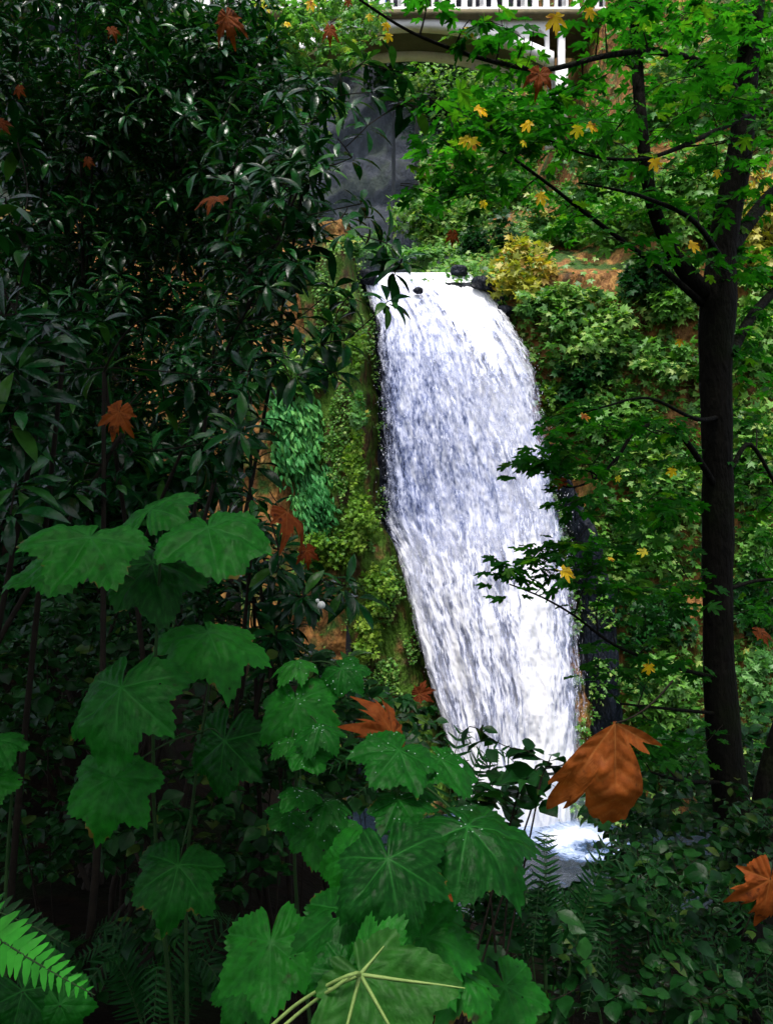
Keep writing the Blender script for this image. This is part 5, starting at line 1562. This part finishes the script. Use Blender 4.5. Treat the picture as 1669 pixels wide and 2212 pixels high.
for px, py, sz, an in ((50, 2140, 110, -40), (130, 2170, 80, -60), (10, 2190, 90, -120)):
    leaf_obj('leaf', TH_ME[px % 9], M['thimble'], at(px, py, 1.08), nrm([math.cos(R(an)), -0.3, math.sin(R(an))]), np.array([0, -1, 0.7]), sz / F * 1.08, bl)
    pp = at(px, py, 1.08); b0 = np.array(bl.location); s_ = np.linspace(0, 1, 7)[:, None]
    MB().tube(b0 * (1 - s_) + pp * s_ + np.array([0, 0.05, 0]) * np.sin(s_ * 3.14), np.full(7, 0.0022), 5).build('leaf_stalk', M['stem'], bl)


def fern_clump(label, px, py, d, n, reach, pin, mat='fern', bias=0.0, rise=0.5):
    b = at(px, py, d); gz = float(ground_z(b[0], b[1])); h = max(0.0, b[2] - gz)
    base = np.array([b[0], b[1], gz])
    root = thing('fern', label, 'fern', base, 'ferns')
    for k in range(n):
        a = k / n * 2 * math.pi + 0.3 * rng.normal() + bias
        dv = np.array([math.cos(a), math.sin(a) * 0.8, 0])
        L = reach * rng.uniform(0.8, 1.15)
        c = [base, base * 0.35 + b * 0.65 + dv * L * 0.1, b + dv * L * 0.45 + [0, 0, rise * L], b + dv * L * 0.8 + [0, 0, rise * 0.75 * L], b + dv * L * 1.1 + [0, 0, rise * 0.15 * L]]
        q, _ = Branches().stem(np.array(c), np.ones(5), 5, 6)
        # leaf-bearing length starts where the stalk leaves the ground cover
        st = MB().tube(q[:10], np.full(10, 0.0025), 5).build('stalk', M['stem'], root)
        frond(q[8:], None, pin, 26, root, M[mat], width=0.2)
    return root


fern_clump('dark sword fern silhouetted against the foot of the waterfall', 935, 1700, 2.2, 6, 0.30, 0.075, 'fern', 0.1, 0.25)
fern_clump('sword fern whose comb like fronds cross the pool foam', 1180, 1960, 2.3, 8, 0.36, 0.065, 'fern', 0.2, 0.36)
fern_clump('sword fern in the dark below the pool', 1330, 2060, 2.7, 7, 0.45, 0.075, 'fern', 0.0, 0.25)
fern_clump('sword fern at the right edge below the trunk', 1640, 2100, 2.8, 7, 0.45, 0.075, 'fern', 0.9, 0.3)
fern_clump('shaded fern in the dark hollow at the lower left', 350, 2120, 2.3, 7, 0.35, 0.08, 'fern', 0.4, 0.3)

# ------------------------------------------------------------------ undergrowth shrubs of small leaves
def undergrowth(label, foot, regions, leaf, per, mat='shrub', px_min=16, limit=300):
    b = at(foot[0], 2000, foot[1]); b[2] = ground_z(b[0], b[1])
    root = thing('undergrowth_shrub', label, 'shrub', b, 'small leaved shrubs in the undergrowth')
    T_ = spray_targets(regions)
    T_ = T_[T_[:, 2] > ground_z(T_[:, 0], T_[:, 1]) + 0.03]
    B = Branches()
    for k in range(5):
        e = T_[rng.integers(0, len(T_))]
        q, rr = B.stem(np.array([b + rng.normal(0, 0.06, 3) * [1, 1, 0], b * 0.6 + e * 0.4 + rng.normal(0, 0.06, 3), e]), np.array([0.0045, 0.0035, 0.002]), 6, 8)
        MB().tube(q, rr, 6).build('stem', M['twig'], root, smooth_=True)
    tips = B.grow(T_, 0.0012, 0.005, 0.05)
    tag(B.mb.build('twigs', M['twig'], root), kind='stuff')
    pos, T, Nn, sc = [], [], [], []
    for k, t, dr in tips:
        for j in range(per):
            dv = nrm(np.array([rng.normal(), rng.normal(), -0.2 + 0.3 * rng.normal()]) + 0.5 * dr)
            pos.append(t - dr * 0.02 * j); T.append(dv); sc.append(leaf * rng.uniform(0.6, 1.3)); Nn.append(nrm(np.array([0, -0.35, 1.0]) + 0.4 * rng.normal(size=3)))
    place_leaves(root, SM_ME, SM, M[mat], np.array(pos), np.array(T), np.array(Nn), np.array(sc), limit, px_min)
    return root


undergrowth('twiggy shrub with small leaves against the foot of the waterfall', (1000, 2.0), [(1100, 1700, 130, 60, 1.9, 2.2, 9), (1060, 1730, 90, 40, 1.9, 2.2, 8), (1160, 1620, 40, 20, 2.0, 2.1, 3), (1020, 1580, 20, 12, 2.0, 2.1, 2), (1180, 1660, 50, 20, 2.0, 2.1, 3)], 0.06, 4)
undergrowth('small leaved shrub filling the bottom right corner', (1400, 2.8), [(1450, 2000, 260, 180, 2.4, 3.6, 170), (1500, 2150, 200, 90, 2.2, 3.0, 60)], 0.055, 5, px_min=18)
undergrowth('small leaved shrub hiding the near side of the pool', (1330, 4.6), [(1400, 1880, 130, 60, 4.0, 5.6, 80), (1240, 1950, 120, 35, 3.6, 4.6, 44), (1340, 1975, 160, 55, 3.4, 4.4, 60)], 0.065, 5, px_min=18)
undergrowth('small leaved shrub under the trunk on the right', (1500, 3.8), [(1500, 1800, 200, 130, 3.4, 4.6, 110), (1610, 1880, 90, 130, 3.2, 4.0, 50)], 0.06, 5, px_min=18)
undergrowth('shrub of dull leaves between the front plants and the pool', (1150, 2.6), [(1120, 2080, 180, 130, 2.0, 3.0, 90), (1010, 1930, 120, 60, 2.2, 2.8, 40)], 0.055, 5, px_min=18)
undergrowth('dim small leaved shrub behind the wet leaves', (600, 2.8), [(620, 1560, 200, 150, 2.6, 3.6, 110), (480, 1700, 200, 200, 2.6, 3.6, 70), (750, 1620, 120, 120, 2.6, 3.4, 60)], 0.06, 5, px_min=18)
undergrowth('dim small leaved shrub in the black hollow at far left', (150, 3.0), [(120, 1450, 180, 160, 2.7, 3.8, 150), (110, 1750, 170, 170, 2.6, 3.4, 110), (260, 1350, 220, 120, 2.9, 3.8, 90), (420, 1850, 200, 130, 2.5, 3.2, 80), (280, 2080, 260, 90, 2.2, 2.7, 40)], 0.06, 5, px_min=18)
undergrowth('shrub covering the slope between the trunk and the pool', (1400, 7.0), [(1420, 1700, 170, 120, 6.0, 9.0, 150), (1600, 1650, 120, 150, 6.0, 9.0, 120)], 0.13, 5, px_min=20)
undergrowth('shadowed shrub on the slope below the waterfall at left', (800, 6.0), [(800, 1620, 180, 130, 5.0, 7.0, 120), (600, 1500, 200, 140, 5.0, 7.0, 120)], 0.12, 5, px_min=20)

# white berry in the low rhododendron
p_ = at(694, 1307, 2.5)
u_, v_ = np.meshgrid(np.linspace(0, 2 * math.pi, 13), np.linspace(0, math.pi, 8), indexing='ij')
def ball(c, r): return (c + r * np.stack([np.cos(u_) * np.sin(v_), np.sin(u_) * np.sin(v_), np.cos(v_)], -1), grid_faces(13, 8))
berry = thing('snowberry', 'white snowberry fruit against the dark whorled leaves', 'berry', p_)
MB().add(*ball(p_, 0.0125)).build('fruit', M['berry'], berry, smooth_=True)
MB().add(*ball(p_ + [-0.012, 0, 0.014], 0.006)).build('fruit', M['berry'], berry, smooth_=True)
MB().tube(np.array([p_ + [0, 0.005, 0.01], p_ + [-0.01, 0.03, 0.03], p_ + [-0.02, 0.09, 0.03]]), [0.001, 0.001, 0.001], 5).build('stalk', M['twig'], berry)

# ------------------------------------------------------------------ unseen trees added above and behind the viewer to shade the bank
def canopy_tree(label, x, y, h, crown, n=1500, leaf=0.34):
    b = np.array([x, y, float(ground_z(x, y))])
    root = thing('shade_tree', label, 'tree', b, 'unseen shade trees over the path')
    c = np.array([x, y, h])
    mb = MB(); s = np.linspace(0, 1, 9)[:, None]
    mb.tube(b * (1 - s) + (c + [0, 0, 2]) * s, np.linspace(0.3, 0.08, 9), 10)
    nl = 40
    L = c + nrm(rng.normal(size=(nl, 3))) * rng.random((nl, 1)) ** 0.4 * np.array(crown)
    for i in range(10):
        mb.tube(c * (1 - s) + L[i] * s, np.linspace(0.09, 0.02, 9), 5)
    mb.build('trunk', M['bark'], root)
    k = rng.integers(0, nl, n)
    r_ = nrm(rng.normal(size=(n, 3))) * rng.random((n, 1)) ** 0.5 * np.array(crown) * 0.38
    mb = MB()
    scatter(mb, LB[0], L[k] + r_, nrm(rng.normal(size=(n, 3)) * [1, 1, 0.4]), nrm(np.array([0, 0, 1]) + 0.35 * rng.normal(size=(n, 3))), leaf * (0.7 + 0.6 * rng.random(n)), rng.random(n))
    tag(mb.build('crown', M['canopy'], root), kind='stuff')


canopy_tree('tall unseen shade tree behind the viewer on the left', -5.0, -6.0, 17.5, (4.2, 4.0, 2.2), 2600)
canopy_tree('tall unseen shade tree behind the viewer on the right', 4.6, -6.0, 18.0, (4.2, 4.2, 2.2), 2600)
canopy_tree('tall unseen shade tree left of the viewer', -6.5, 2.5, 18.5, (3.8, 3.6, 2.0), 2200)
canopy_tree('low unseen shade tree added over the left of the path', -2.8, 0.9, 15.2, (2.4, 2.2, 0.9), 2800, 0.26)
canopy_tree('low unseen shade tree added over the right of the path', 3.0, 1.0, 15.2, (2.4, 2.2, 0.9), 2600, 0.26)

# ------------------------------------------------------------------ mist hanging in the basin behind the lip
m_, nd_, lk_ = new_mat('basin_mist')
out_ = nd_.new("ShaderNodeOutputMaterial"); vol_ = nd_.new("ShaderNodeVolumePrincipled")
vol_.inputs["Color"].default_value = (0.62, 0.78, 1.0, 1); vol_.inputs["Density"].default_value = 0.0035; vol_.inputs["Anisotropy"].default_value = 0.2
lk_.new(vol_.outputs[0], out_.inputs["Volume"])
uu_, vv_ = np.meshgrid(np.linspace(0, 2 * math.pi, 25), np.linspace(0, math.pi, 13), indexing='ij')
P = np.stack([np.cos(uu_) * np.sin(vv_), np.sin(uu_) * np.sin(vv_), np.cos(vv_)], -1) * np.array([13, 11, 12]) + np.array([-4.5, 57, 28])
uu_, vv_ = np.meshgrid(np.linspace(0, 2 * math.pi, 25), np.linspace(0, math.pi, 13), indexing='ij')
o = MB().add(P, grid_faces(25, 13)[:, ::-1]).build('mist', m_)
tag(o, 'bluish mist hanging in the rock basin behind the lip', 'mist', kind='stuff')
m2_ = m_.copy(); m2_.node_tree.nodes["Principled Volume"].inputs["Density"].default_value = 0.10
P = np.stack([np.cos(uu_) * np.sin(vv_), np.sin(uu_) * np.sin(vv_), np.cos(vv_)], -1) * np.array([2.4, 1.3, 1.5]) + np.array([5.1, 27.2, 0.9])
o = MB().add(P, grid_faces(25, 13)[:, ::-1]).build('mist', m2_)
tag(o, 'fine spray drifting at the foot of the waterfall', 'mist', kind='stuff')
